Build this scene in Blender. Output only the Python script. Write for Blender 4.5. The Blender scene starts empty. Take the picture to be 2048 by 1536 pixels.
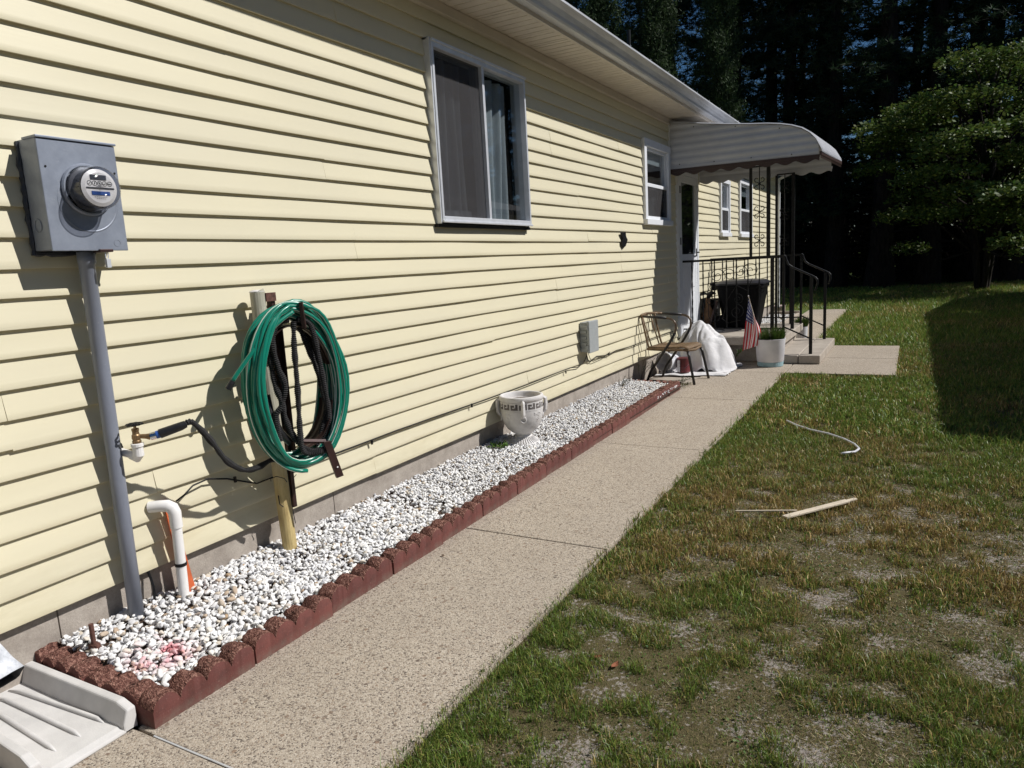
import bpy, math, random
import numpy as np
from mathutils import Vector, Matrix
random.seed(7)
rng = np.random.default_rng(11)
scene = bpy.context.scene
COL = scene.collection

# ------------------------------------------------------------------ camera
def make_camera():
    yaw, pitch, roll, f = (math.radians(-29.41313218), math.radians(9.35545118), math.radians(-3.20483859), 1430.825404)
    fw = Vector((math.sin(yaw)*math.cos(pitch), math.cos(yaw)*math.cos(pitch), -math.sin(pitch)))
    r = Vector((math.cos(yaw), -math.sin(yaw), 0)); u = r.cross(fw)
    c, s = math.cos(roll), math.sin(roll)
    R, U, B = c*r+s*u, -s*r+c*u, -fw
    cam = bpy.data.cameras.new('camera'); o = bpy.data.objects.new('camera', cam); COL.objects.link(o)
    m = Matrix(((R.x, U.x, B.x, 3.0), (R.y, U.y, B.y, 0.0), (R.z, U.z, B.z, 1.55), (0, 0, 0, 1)))
    o.matrix_world = m
    cam.sensor_fit = 'HORIZONTAL'; cam.sensor_width = 36; cam.lens = f/2048*36
    cam.clip_start = 0.05; cam.clip_end = 1500
    scene.camera = o
make_camera()

# ------------------------------------------------------------------ light
SUN = Vector((1.0, 0.46, 1.08)).normalized()
SUN_STRENGTH, SKY_STRENGTH = 5.0, 0.05
w = bpy.data.worlds.new('World'); scene.world = w; w.use_nodes = True
nt = w.node_tree; nt.nodes.clear()
sky = nt.nodes.new('ShaderNodeTexSky'); sky.sky_type = 'NISHITA'; sky.sun_disc = False
sky.sun_elevation = math.asin(SUN.z); sky.sun_rotation = math.atan2(SUN.x, SUN.y)
sky.altitude = 0; sky.air_density = 1.0; sky.dust_density = 0.15; sky.ozone_density = 6.0
bg = nt.nodes.new('ShaderNodeBackground'); bg.inputs[1].default_value = SKY_STRENGTH
wo = nt.nodes.new('ShaderNodeOutputWorld')
hs = nt.nodes.new('ShaderNodeHueSaturation'); hs.inputs['Saturation'].default_value = 1.15
nt.links.new(sky.outputs[0], hs.inputs['Color']); nt.links.new(hs.outputs[0], bg.inputs[0]); nt.links.new(bg.outputs[0], wo.inputs[0])
sl = bpy.data.lights.new('sun', 'SUN'); sl.energy = SUN_STRENGTH; sl.angle = math.radians(0.5); sl.color = (1.0, 0.972, 0.93)
so = bpy.data.objects.new('sun', sl); COL.objects.link(so)
so.rotation_euler = (-SUN).to_track_quat('-Z', 'Y').to_euler(); so.location = (20, 10, 25)
scene.view_settings.view_transform = 'Standard'; scene.view_settings.look = 'None'
scene.view_settings.exposure = -0.08; scene.view_settings.gamma = 1.0; scene.view_settings.use_curve_mapping = False
scene.render.engine = 'CYCLES'
scene.cycles.max_bounces = 6; scene.cycles.transparent_max_bounces = 12

# ------------------------------------------------------------------ materials
class NB:
    """small node-building helper"""
    def __init__(s, name):
        s.m = bpy.data.materials.new(name); s.m.use_nodes = True; s.t = s.m.node_tree; s.t.nodes.clear()
        s.out = s.t.nodes.new('ShaderNodeOutputMaterial'); s.tc = s.t.nodes.new('ShaderNodeTexCoord')
        s.bsdf = s.t.nodes.new('ShaderNodeBsdfPrincipled'); s.link(s.bsdf.outputs[0], s.out.inputs[0])
    def n(s, typ, **kw):
        x = s.t.nodes.new(typ)
        for k, v in kw.items(): setattr(x, k, v)
        return x
    def link(s, a, b): s.t.links.new(a, b)
    def setin(s, node, i, v):
        if hasattr(v, 'type') and hasattr(v, 'is_linked'): s.link(v, node.inputs[i])
        else: node.inputs[i].default_value = v
    def noise(s, scale, detail=4, rough=.55, vec=None, dist=0):
        x = s.n('ShaderNodeTexNoise'); x.inputs['Scale'].default_value = scale; x.inputs['Detail'].default_value = detail
        x.inputs['Roughness'].default_value = rough; x.inputs['Distortion'].default_value = dist
        s.link(vec or s.tc.outputs['Object'], x.inputs['Vector']); return x.outputs[0]
    def voro(s, scale, feature='F1', vec=None, out=0, rnd=1.0):
        x = s.n('ShaderNodeTexVoronoi', feature=feature); x.inputs['Scale'].default_value = scale
        if 'Randomness' in x.inputs: x.inputs['Randomness'].default_value = rnd
        s.link(vec or s.tc.outputs['Object'], x.inputs['Vector']); return x.outputs[out]
    def ramp(s, fac, stops, interp='LINEAR'):
        x = s.n('ShaderNodeValToRGB'); x.color_ramp.interpolation = interp; e = x.color_ramp.elements
        while len(e) < len(stops): e.new(.5)
        for i, (p, c) in enumerate(stops):
            e[i].position = p; e[i].color = (*c, 1) if len(c) == 3 else c
        s.link(fac, x.inputs[0]); return x.outputs[0]
    def mix(s, fac, a, b, blend='MIX'):
        x = s.n('ShaderNodeMix', data_type='RGBA', blend_type=blend)
        s.setin(x, 0, fac)
        for i, v in ((6, a), (7, b)):
            if isinstance(v, tuple): x.inputs[i].default_value = (*v, 1) if len(v) == 3 else v
            else: s.link(v, x.inputs[i])
        return x.outputs[2]
    def math(s, op, a, b=0.0, c=0.0, clamp=False):
        x = s.n('ShaderNodeMath', operation=op); x.use_clamp = clamp
        for i, v in enumerate((a, b, c)):
            s.setin(x, i, v)
        return x.outputs[0]
    def map(s, v, a, b, c=0., d=1.):
        x = s.n('ShaderNodeMapRange'); s.link(v, x.inputs[0])
        for i, k in enumerate((a, b, c, d)): x.inputs[i+1].default_value = k
        return x.outputs[0]
    def scaled(s, sc, src=None):
        x = s.n('ShaderNodeMapping'); x.inputs['Scale'].default_value = sc
        s.link(src or s.tc.outputs['Object'], x.inputs['Vector']); return x.outputs[0]
    def attr(s, name, out='Color'):
        x = s.n('ShaderNodeAttribute'); x.attribute_name = name; return x.outputs[out]
    def rand(s): return s.n('ShaderNodeObjectInfo').outputs['Random']
    def bump(s, h, strength=.5, dist=.002):
        x = s.n('ShaderNodeBump'); x.inputs['Strength'].default_value = strength; x.inputs['Distance'].default_value = dist
        s.link(h, x.inputs['Height']); s.link(x.outputs[0], s.bsdf.inputs['Normal'])
    def done(s, color, rough=.6, metal=0., spec=.5, **kw):
        if isinstance(color, tuple): s.bsdf.inputs['Base Color'].default_value = (*color, 1)
        else: s.link(color, s.bsdf.inputs['Base Color'])
        s.setin(s.bsdf, 'Roughness', rough); s.bsdf.inputs['Metallic'].default_value = metal
        s.bsdf.inputs['Specular IOR Level'].default_value = spec
        for k, v in kw.items(): s.setin(s.bsdf, k, v)
        return s.m

def simple(name, c, rough=.6, metal=0., var=.12, scale=14., bump=.15, bscale=90., spec=.5, dist=.001):
    b = NB(name); n = b.noise(scale, 5, .6)
    dark = tuple(x*(1-var) for x in c); lite = tuple(min(1, x*(1+var)) for x in c)
    col = b.ramp(n, [(.3, dark), (.7, lite)])
    if bump: b.bump(b.noise(bscale, 3), bump, dist)
    return b.done(col, rough, metal, spec)

MT = {}
def build_materials():
    # vinyl siding
    b = NB('cream_vinyl'); P = b.scaled((1, .35, 1))
    big = b.noise(1.3, 4, .6, P); fine = b.noise(22, 4, .6, b.scaled((1, .15, 3)))
    col = b.mix(b.map(big, .35, .7), (.70, .642, .462), (.64, .59, .435))
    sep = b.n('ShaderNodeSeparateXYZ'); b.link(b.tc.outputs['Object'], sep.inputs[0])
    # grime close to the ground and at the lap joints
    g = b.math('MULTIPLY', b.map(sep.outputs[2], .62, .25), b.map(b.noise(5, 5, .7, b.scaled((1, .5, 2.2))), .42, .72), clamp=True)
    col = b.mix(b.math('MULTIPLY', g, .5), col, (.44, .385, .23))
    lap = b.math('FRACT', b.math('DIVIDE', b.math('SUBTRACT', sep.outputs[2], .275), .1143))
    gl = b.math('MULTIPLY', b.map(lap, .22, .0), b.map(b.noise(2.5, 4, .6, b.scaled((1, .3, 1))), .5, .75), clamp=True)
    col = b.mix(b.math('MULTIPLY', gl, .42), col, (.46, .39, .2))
    rv = b.rand(); col = b.mix(b.map(rv, 0, 1, 0, .10), col, (.56, .54, .47))
    h = b.math('ADD', b.math('MULTIPLY', fine, .25), b.noise(3.0, 2, .5, b.scaled((1, .5, 1))))
    b.bump(h, .25, .006)
    MT['siding'] = b.done(col, .5, spec=.35)
    # foundation concrete
    b = NB('grey_foundation'); n = b.noise(6, 8, .7); f = b.noise(120, 4, .7)
    col = b.ramp(n, [(.3, (.26, .225, .195)), (.55, (.40, .355, .31)), (.75, (.48, .43, .38))])
    col = b.mix(b.map(f, .4, .7, 0, .35), col, (.2, .17, .15)); b.bump(f, .6, .004)
    MT['foundation'] = b.done(col, .9, spec=.2)
    # exposed aggregate path
    b = NB('exposed_aggregate')
    warp = b.tc.outputs['Object']
    v1 = b.voro(185, vec=warp, out=1); d1 = b.voro(185, vec=warp, out=0)
    sp = b.n('ShaderNodeSeparateColor'); b.link(v1, sp.inputs[0])
    col = b.ramp(sp.outputs[0], [(0, (.09, .078, .068)), (.08, (.16, .13, .105)), (.17, (.28, .235, .19)), (.34, (.40, .34, .27)), (.62, (.475, .41, .33)), (.85, (.56, .495, .41)), (1, (.33, .25, .18))])
    v2 = b.voro(46, vec=warp, out=1); d2 = b.voro(46, vec=warp, out=0)
    s2 = b.n('ShaderNodeSeparateColor'); b.link(v2, s2.inputs[0])
    rare = b.math('MULTIPLY', b.math('GREATER_THAN', s2.outputs[0], .90), b.math('LESS_THAN', d2, .40))
    pc = b.ramp(s2.outputs[1], [(0, (.10, .08, .065)), (.5, (.22, .14, .09)), (1, (.30, .27, .24))])
    col = b.mix(b.math('MULTIPLY', rare, .75), col, pc)
    crk = b.voro(.9, 'DISTANCE_TO_EDGE', vec=b.tc.outputs['Object']); wob = b.noise(3, 5, .7)
    stn = b.math('MULTIPLY', b.map(b.noise(2.6, 8, .75), .60, .70), .35); col = b.mix(stn, col, (.20, .16, .125))
    big = b.noise(1.7, 6, .65); st = b.noise(.8, 4, .6)
    col = b.mix(b.map(big, .35, .75, 0, .32), col, (.28, .23, .18))
    col = b.mix(b.map(st, .5, .75, 0, .18), col, (.50, .45, .39))
    h = b.math('SUBTRACT', 1., d1)
    b.bump(b.math('ADD', h, b.math('MULTIPLY', rare, .5)), .55, .0035)
    MT['path'] = b.done(col, .85, spec=.25)
    b = NB('porch_concrete'); n = b.noise(3, 8, .7); f = b.noise(90, 5, .7)
    col = b.ramp(n, [(.3, (.30, .26, .22)), (.6, (.46, .41, .35)), (.8, (.54, .49, .43))])
    col = b.mix(b.map(f, .45, .7, 0, .4), col, (.26, .22, .19)); b.bump(f, .6, .004)
    MT['porch'] = b.done(col, .88, spec=.2)
    MT['splash'] = simple('pale_cast_concrete', (.60, .585, .57), .8, var=.10, scale=9, bump=.5, bscale=160, spec=.3)
    # scalloped edging : smooth red sides, weathered rough tops
    b = NB('brick_red_side'); n = b.noise(11, 6, .7); f = b.noise(140, 4)
    r = b.rand()
    col = b.mix(r, (.165, .058, .048), (.12, .042, .036))
    col = b.mix(b.map(n, .45, .75, 0, .75), col, (.07, .035, .03)); col = b.mix(b.map(f, .6, .75, 0, .4), col, (.42, .25, .2))
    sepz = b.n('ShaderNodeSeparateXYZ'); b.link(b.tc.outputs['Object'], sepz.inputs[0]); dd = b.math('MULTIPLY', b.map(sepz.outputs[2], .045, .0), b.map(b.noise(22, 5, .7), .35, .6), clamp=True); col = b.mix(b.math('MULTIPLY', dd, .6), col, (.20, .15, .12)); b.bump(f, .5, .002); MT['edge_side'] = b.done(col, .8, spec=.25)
    b = NB('weathered_rough_top'); n = b.noise(9, 6, .7); f = b.noise(70, 6, .75); v = b.voro(160, out=0)
    col = b.ramp(f, [(.33, (.045, .022, .018)), (.48, (.17, .075, .058)), (.62, (.42, .23, .18))])
    col = b.mix(b.map(n, .55, .75, 0, .75), col, (.035, .022, .018)); b.bump(b.math('ADD', f, v), 1., .008)
    MT['edge_top'] = b.done(col, .95, spec=.15)
    # white marble stones
    def stone(name, src):
        b = NB(name); vein = b.noise(30, 5, .7)
        if src == 'attr': base = b.attr('Col')
        else: base = b.ramp(b.rand(), [(0, (.86, .85, .84)), (.45, (.80, .79, .78)), (.62, (.62, .61, .615)), (.78, (.86, .84, .80)), (.9, (.62, .54, .44)), (.97, (.42, .30, .20)), (1, (.66, .62, .58))])
        col = b.mix(b.map(vein, .5, .75, 0, .35), base, (.42, .41, .43))
        geo = b.n('ShaderNodeNewGeometry'); d = b.n('ShaderNodeVectorMath', operation='DISTANCE')
        b.link(geo.outputs['Position'], d.inputs[0]); d.inputs[1].default_value = (.42, 1.60, .1)
        pk = b.math('MULTIPLY', b.map(d.outputs['Value'], .16, .03), b.map(b.noise(14, 3, vec=geo.outputs['Position']), .42, .6), clamp=True)
        col = b.mix(b.math('MULTIPLY', pk, .85), col, (.75, .22, .26))
        b.bump(vein, .3, .002); return b.done(col, .62, spec=.35)
    MT['stone'] = stone('white_marble_stone', 'rand'); MT['stone_attr'] = stone('white_marble_gravel', 'attr')
    # soil under the lawn
    b = NB('sandy_soil_thatch'); n = b.noise(3.4, 10, .75); f = b.noise(60, 6, .75); f2 = b.noise(260, 3, .7, b.scaled((1, 1, .2)))
    sand = b.ramp(f, [(.3, (.26, .22, .19)), (.6, (.44, .39, .35)), (.8, (.58, .53, .48))])
    thatch = b.ramp(f2, [(.35, (.045, .042, .020)), (.55, (.15, .125, .062)), (.7, (.32, .255, .14))])
    sep = b.n('ShaderNodeSeparateXYZ'); b.link(b.tc.outputs['Object'], sep.inputs[0])
    far = b.map(sep.outputs[1], 4.5, 8.5)
    k = b.math('SUBTRACT', b.map(b.mix(.45, n, f), .52, .56), far, clamp=True)
    col = b.mix(k, thatch, sand)
    farcol = b.ramp(b.noise(3.1, 6, .7), [(.3, (.06, .10, .025)), (.6, (.11, .145, .04)), (.8, (.17, .17, .06))])
    col = b.mix(b.map(sep.outputs[1], 9, 18), col, farcol)
    b.bump(b.math('ADD', f, f2), .8, .012); MT['soil'] = b.done(col, .95, spec=.1)
    def leaf(name, mul=(1, 1, 1), trans=.35, rough=.55):
        b = NB(name); c = b.attr('Col'); c = b.mix(1.0, c, mul, 'MULTIPLY')
        b.done(c, rough, spec=.32)
        tr = b.n('ShaderNodeBsdfTranslucent'); b.link(c, tr.inputs[0]); mx = b.n('ShaderNodeMixShader'); mx.inputs[0].default_value = trans
        b.link(b.bsdf.outputs[0], mx.inputs[1]); b.link(tr.outputs[0], mx.inputs[2]); b.link(mx.outputs[0], b.out.inputs[0]); return b.m
    MT['grass'] = leaf('grass_blade', trans=.22, rough=.42); MT['needle'] = leaf('pine_needle', trans=.28, rough=.75); MT['leaf'] = leaf('green_leaf', trans=.28)
    b = NB('pine_bark'); n = b.noise(14, 6, .7, b.scaled((1, 1, .2)))
    b.bump(n, 1., .03); MT['bark'] = b.done(b.ramp(n, [(.35, (.012, .010, .009)), (.65, (.045, .036, .032))]), .95, spec=.1)
    MT['white_metal'] = simple('white_painted_aluminium', (.78, .79, .80), .35, var=.05, scale=4, bump=.05)
    MT['soffit'] = simple('soffit_vinyl', (.66, .60, .52), .55, var=.07, scale=6, bump=.3, bscale=260)
    MT['fascia'] = simple('fascia_aluminium', (.62, .56, .48), .45, var=.06, scale=3, bump=.08)
    b = NB('weathered_gutter'); n = b.noise(7, 6, .7, b.scaled((1, .12, 1))); sepg = b.noise(40, 5, .7, b.scaled((1, .06, 1)))
    col = b.ramp(n, [(.35, (.44, .45, .48)), (.65, (.66, .68, .72))]); col = b.mix(b.map(sepg, .5, .75, 0, .5), col, (.30, .30, .31))
    MT['gutter'] = b.done(col, .38, .1)
    MT['alu'] = simple('window_aluminium', (.70, .72, .76), .38, .35, var=.08, scale=12, bump=.1)
    MT['trim'] = simple('white_trim', (.76, .78, .82), .4, var=.05, scale=8, bump=.05)
    MT['awning'] = simple('white_awning_sheet', (.50, .51, .54), .4, var=.09, scale=3, bump=.1)
    MT['brown_trim'] = simple('brown_enamel', (.045, .022, .018), .4, var=.15, scale=10)
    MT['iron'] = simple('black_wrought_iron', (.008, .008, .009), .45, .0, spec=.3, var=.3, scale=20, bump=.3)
    MT['shingle'] = simple('asphalt_shingle', (.12, .11, .10), .9, var=.3, scale=40, bump=.6)
    # glass that shows the room behind it
    b = NB('window_glass'); b.t.nodes.remove(b.bsdf)
    g = b.n('ShaderNodeBsdfGlossy'); g.inputs['Roughness'].default_value = .015; g.inputs[0].default_value = (.95, .97, 1, 1)
    t = b.n('ShaderNodeBsdfTransparent'); t.inputs[0].default_value = (.86, .89, .90, 1)
    fr = b.n('ShaderNodeLayerWeight'); fr.inputs[0].default_value = .5; mx = b.n('ShaderNodeMixShader')
    b.link(b.math('MULTIPLY_ADD', b.math('POWER', fr.outputs[1], 4.), .9, .06), mx.inputs[0]); b.link(t.outputs[0], mx.inputs[1]); b.link(g.outputs[0], mx.inputs[2]); b.link(mx.outputs[0], b.out.inputs[0])
    MT['glass'] = b.m
    b = NB('smoked_meter_glass'); b.t.nodes.remove(b.bsdf)
    g = b.n('ShaderNodeBsdfGlossy'); g.inputs['Roughness'].default_value = .02
    t = b.n('ShaderNodeBsdfTransparent'); t.inputs[0].default_value = (.93, .93, .94, 1)
    fr = b.n('ShaderNodeLayerWeight'); fr.inputs[0].default_value = .5; mx = b.n('ShaderNodeMixShader')
    b.link(b.math('MULTIPLY_ADD', b.math('POWER', fr.outputs[1], 3.5), .55, .035), mx.inputs[0]); b.link(t.outputs[0], mx.inputs[1]); b.link(g.outputs[0], mx.inputs[2]); b.link(mx.outputs[0], b.out.inputs[0])
    MT['meter_glass'] = b.m
    b = NB('insect_screen'); b.done(simple('screen_base', (.045, .042, .045), .8).node_tree.nodes and (.05, .047, .05), .8)
    t = b.n('ShaderNodeBsdfTransparent'); mx = b.n('ShaderNodeMixShader'); mx.inputs[0].default_value = .42
    b.link(t.outputs[0], mx.inputs[1]); b.link(b.bsdf.outputs[0], mx.inputs[2]); b.link(mx.outputs[0], b.out.inputs[0]); MT['screen'] = b.m
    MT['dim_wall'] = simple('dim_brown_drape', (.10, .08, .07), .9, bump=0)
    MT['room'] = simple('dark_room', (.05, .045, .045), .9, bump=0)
    b = NB('lace_curtain'); n = b.noise(3, 3, .5, b.scaled((1, 3.2, .25)))
    b.done(b.ramp(n, [(.3, (.22, .21, .225)), (.7, (.62, .61, .64))]), .9)
    MT['curtain'] = b.m
    MT['pane_curtain'] = simple('sheer_curtain', (.36, .38, .40), .9, var=.1, scale=8, bump=0)
    # metals, plastics
    b = NB('galvanised_blue_grey'); n = b.noise(7, 6, .7); v = b.noise(38, 4, .7)
    col = b.ramp(n, [(.3, (.20, .225, .28)), (.7, (.29, .32, .385))]); col = b.mix(b.map(v, .58, .75, 0, .35), col, (.40, .42, .46))
    b.bump(n, .2, .004); MT['galv'] = b.done(col, .45, .25)
    b = NB('grey_conduit_paint'); n = b.noise(9, 6, .7, b.scaled((1, 1, .25))); v = b.noise(70, 3)
    col = b.ramp(n, [(.3, (.175, .19, .235)), (.7, (.245, .265, .32))]); col = b.mix(b.map(v, .7, .8, 0, .5), col, (.5, .5, .5))
    b.bump(n, .2, .002); MT['conduit'] = b.done(col, .5, .05)
    MT['dark_grey'] = simple('dark_sealant', (.035, .038, .05), .6, var=.3, scale=30, bump=.6)
    MT['pvc'] = simple('white_pvc', (.80, .785, .77), .28, var=.04, scale=8, bump=.04)
    b = NB('dirty_white_downspout'); n = b.noise(16, 6, .75); MT['downspout'] = b.done(b.ramp(n, [(.35, (.42, .44, .48)), (.6, (.70, .72, .76))]), .4)
    MT['brass'] = simple('old_brass', (.26, .17, .09), .45, .7, var=.35, scale=40, bump=.4)
    MT['chrome'] = simple('chrome', (.72, .74, .78), .15, 1., var=.05)
    MT['blue'] = simple('blue_plastic', (.03, .09, .32), .35)
    MT['black_plastic'] = simple('black_plastic', (.014, .014, .016), .38, var=.3, scale=20)
    MT['black_fabric'] = simple('black_ribbed_fabric', (.018, .017, .018), .85, var=.3, scale=60, bump=.6, bscale=200)
    MT['rust'] = simple('rusty_iron', (.13, .06, .045), .85, .2, var=.45, scale=40, bump=.8, bscale=120)
    MT['dark_brown_steel'] = simple('brown_enamelled_steel', (.045, .022, .020), .4, .3, var=.4, scale=12, bump=.3)
    MT['orange'] = simple('orange_conduit', (.55, .12, .04), .5, var=.2)
    b = NB('green_hose'); uv = b.n('ShaderNodeUVMap'); sep = b.n('ShaderNodeSeparateXYZ'); b.link(uv.outputs[0], sep.inputs[0])
    st = b.math('LESS_THAN', b.math('ABSOLUTE', b.math('SUBTRACT', b.math('FRACT', b.math('MULTIPLY', sep.outputs[1], 2)), .32)), .075)
    col = b.mix(b.noise(9, 3), (.004, .16, .105), (.006, .22, .15)); col = b.mix(st, col, (.62, .70, .62))
    MT['hose'] = b.done(col, .28, spec=.55)
    b = NB('yellowed_post'); n = b.noise(18, 6, .7, b.scaled((1, 1, .25))); sepz = b.n('ShaderNodeSeparateXYZ'); b.link(b.tc.outputs['Object'], sepz.inputs[0])
    yel = b.ramp(n, [(.3, (.34, .235, .09)), (.55, (.56, .44, .20)), (.75, (.62, .55, .36))])
    gre = b.ramp(n, [(.3, (.34, .32, .24)), (.7, (.50, .48, .40))])
    col = b.mix(b.map(sepz.outputs[2], .45, .75), yel, gre)
    blk = b.math('MULTIPLY', b.map(b.noise(12, 5, .7, b.scaled((1, 1, .5))), .60, .66), b.map(sepz.outputs[2], .55, .25), clamp=True)
    col = b.mix(b.math('MULTIPLY', blk, .8), col, (.03, .02, .012)); b.bump(n, .6, .004); MT['post'] = b.done(col, .75)
    # pale concrete urn
    b = NB('white_urn_paint'); n = b.noise(8, 6, .7); f = b.noise(60, 5)
    col = b.ramp(n, [(.3, (.52, .50, .49)), (.6, (.68, .66, .65))]); b.bump(f, .35, .004); MT['urn'] = b.done(col, .7)
    MT['urn_groove'] = simple('dark_key_ground', (.13, .115, .11), .9, var=.3)  # darker tone behind the raised key pattern
    MT['potting_soil'] = simple('potting_soil', (.06, .035, .022), .95, var=.6, scale=50, bump=1., bscale=90, dist=.01)
    MT['junction'] = simple('grey_junction_plastic', (.33, .35, .355), .5, var=.06)
    b = NB('woven_rattan'); w1 = b.n('ShaderNodeTexWave', wave_type='BANDS', bands_direction='Y'); w1.inputs['Scale'].default_value = 26; w1.inputs['Distortion'].default_value = 1.
    b.link(b.tc.outputs['Object'], w1.inputs[0]); n = b.noise(50, 4)
    col = b.mix(b.math('MULTIPLY', w1.outputs[1], .6), (.22, .14, .075), (.07, .04, .02)); col = b.mix(b.map(n, .4, .7, 0, .3), col, (.36, .25, .14)); b.bump(w1.outputs[1], .7, .006); MT['rattan'] = b.done(col, .6)
    MT['chair_black'] = simple('black_chair_wrap', (.014, .012, .012), .38, var=.3, scale=20, bump=.2)
    MT['chair_bronze'] = simple('bronze_tube', (.10, .07, .05), .35, .3, var=.1)
    b = NB('white_canvas'); n = b.noise(5, 5, .6); b.bump(b.noise(9, 4, .6), .5, .02); MT['canvas'] = b.done(b.ramp(n, [(.3, (.62, .61, .62)), (.7, (.76, .75, .76))]), .85)
    MT['paint_red'] = simple('red_paint_label', (.11, .015, .018), .4, var=.4, scale=9)
    MT['white_plastic'] = simple('white_plastic', (.66, .66, .70), .4, var=.05)
    b = NB('white_planter'); n = b.noise(7, 5); b.done(b.ramp(n, [(.3, (.60, .60, .64)), (.7, (.72, .72, .75))]), .5); MT['planter'] = b.m
    MT['planter_blue'] = simple('pale_blue_saucer', (.28, .42, .46), .5, var=.15)
    MT['trash'] = simple('black_cart_plastic', (.004, .004, .005), .6, var=.2, spec=.12)
    MT['trash_lid'] = simple('dark_grey_lid', (.028, .028, .034), .35, var=.2)
    MT['wood_orn'] = simple('brown_ornament', (.26, .15, .08), .7, var=.4, scale=20)
    MT['wood_pale'] = simple('bare_pale_wood', (.66, .57, .45), .6, var=.12, scale=12)
    MT['mat'] = simple('dark_rubber_mat', (.035, .03, .032), .8, var=.5, scale=30, bump=.8)
    MT['rock'] = simple('pinkish_block', (.40, .31, .28), .9, var=.2, scale=10, bump=.6)
    MT['joint'] = simple('joint_strip', (.035, .028, .022), .95, var=.4)
    MT['pebble_brown'] = simple('brown_leaf_litter', (.26, .09, .04), .8, var=.3)
    MT['house2'] = simple('neighbour_siding', (.42, .42, .40), .7)
    # small flag
    b = NB('stars_and_stripes'); uv = b.n('ShaderNodeUVMap'); sep = b.n('ShaderNodeSeparateXYZ'); b.link(uv.outputs[0], sep.inputs[0]); U, V = sep.outputs[0], sep.outputs[1]
    stripe = b.math('LESS_THAN', b.math('FRACT', b.math('MULTIPLY', V, 6.5)), .5)
    col = b.mix(stripe, (.80, .78, .78), (.60, .02, .03))
    cant = b.math('MULTIPLY', b.math('LESS_THAN', U, .42), b.math('LESS_THAN', V, .5385))
    a = b.math('SUBTRACT', b.math('FRACT', b.math('MULTIPLY', U, 14.3)), .5); c = b.math('SUBTRACT', b.math('FRACT', b.math('MULTIPLY', V, 11.2)), .5)
    star = b.math('LESS_THAN', b.math('ADD', b.math('MULTIPLY', a, a), b.math('MULTIPLY', c, c)), .085)
    ccol = b.mix(star, (.008, .018, .15), (.7, .7, .75)); MT['flag'] = b.done(b.mix(cant, col, ccol), .75)
build_materials()

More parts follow.
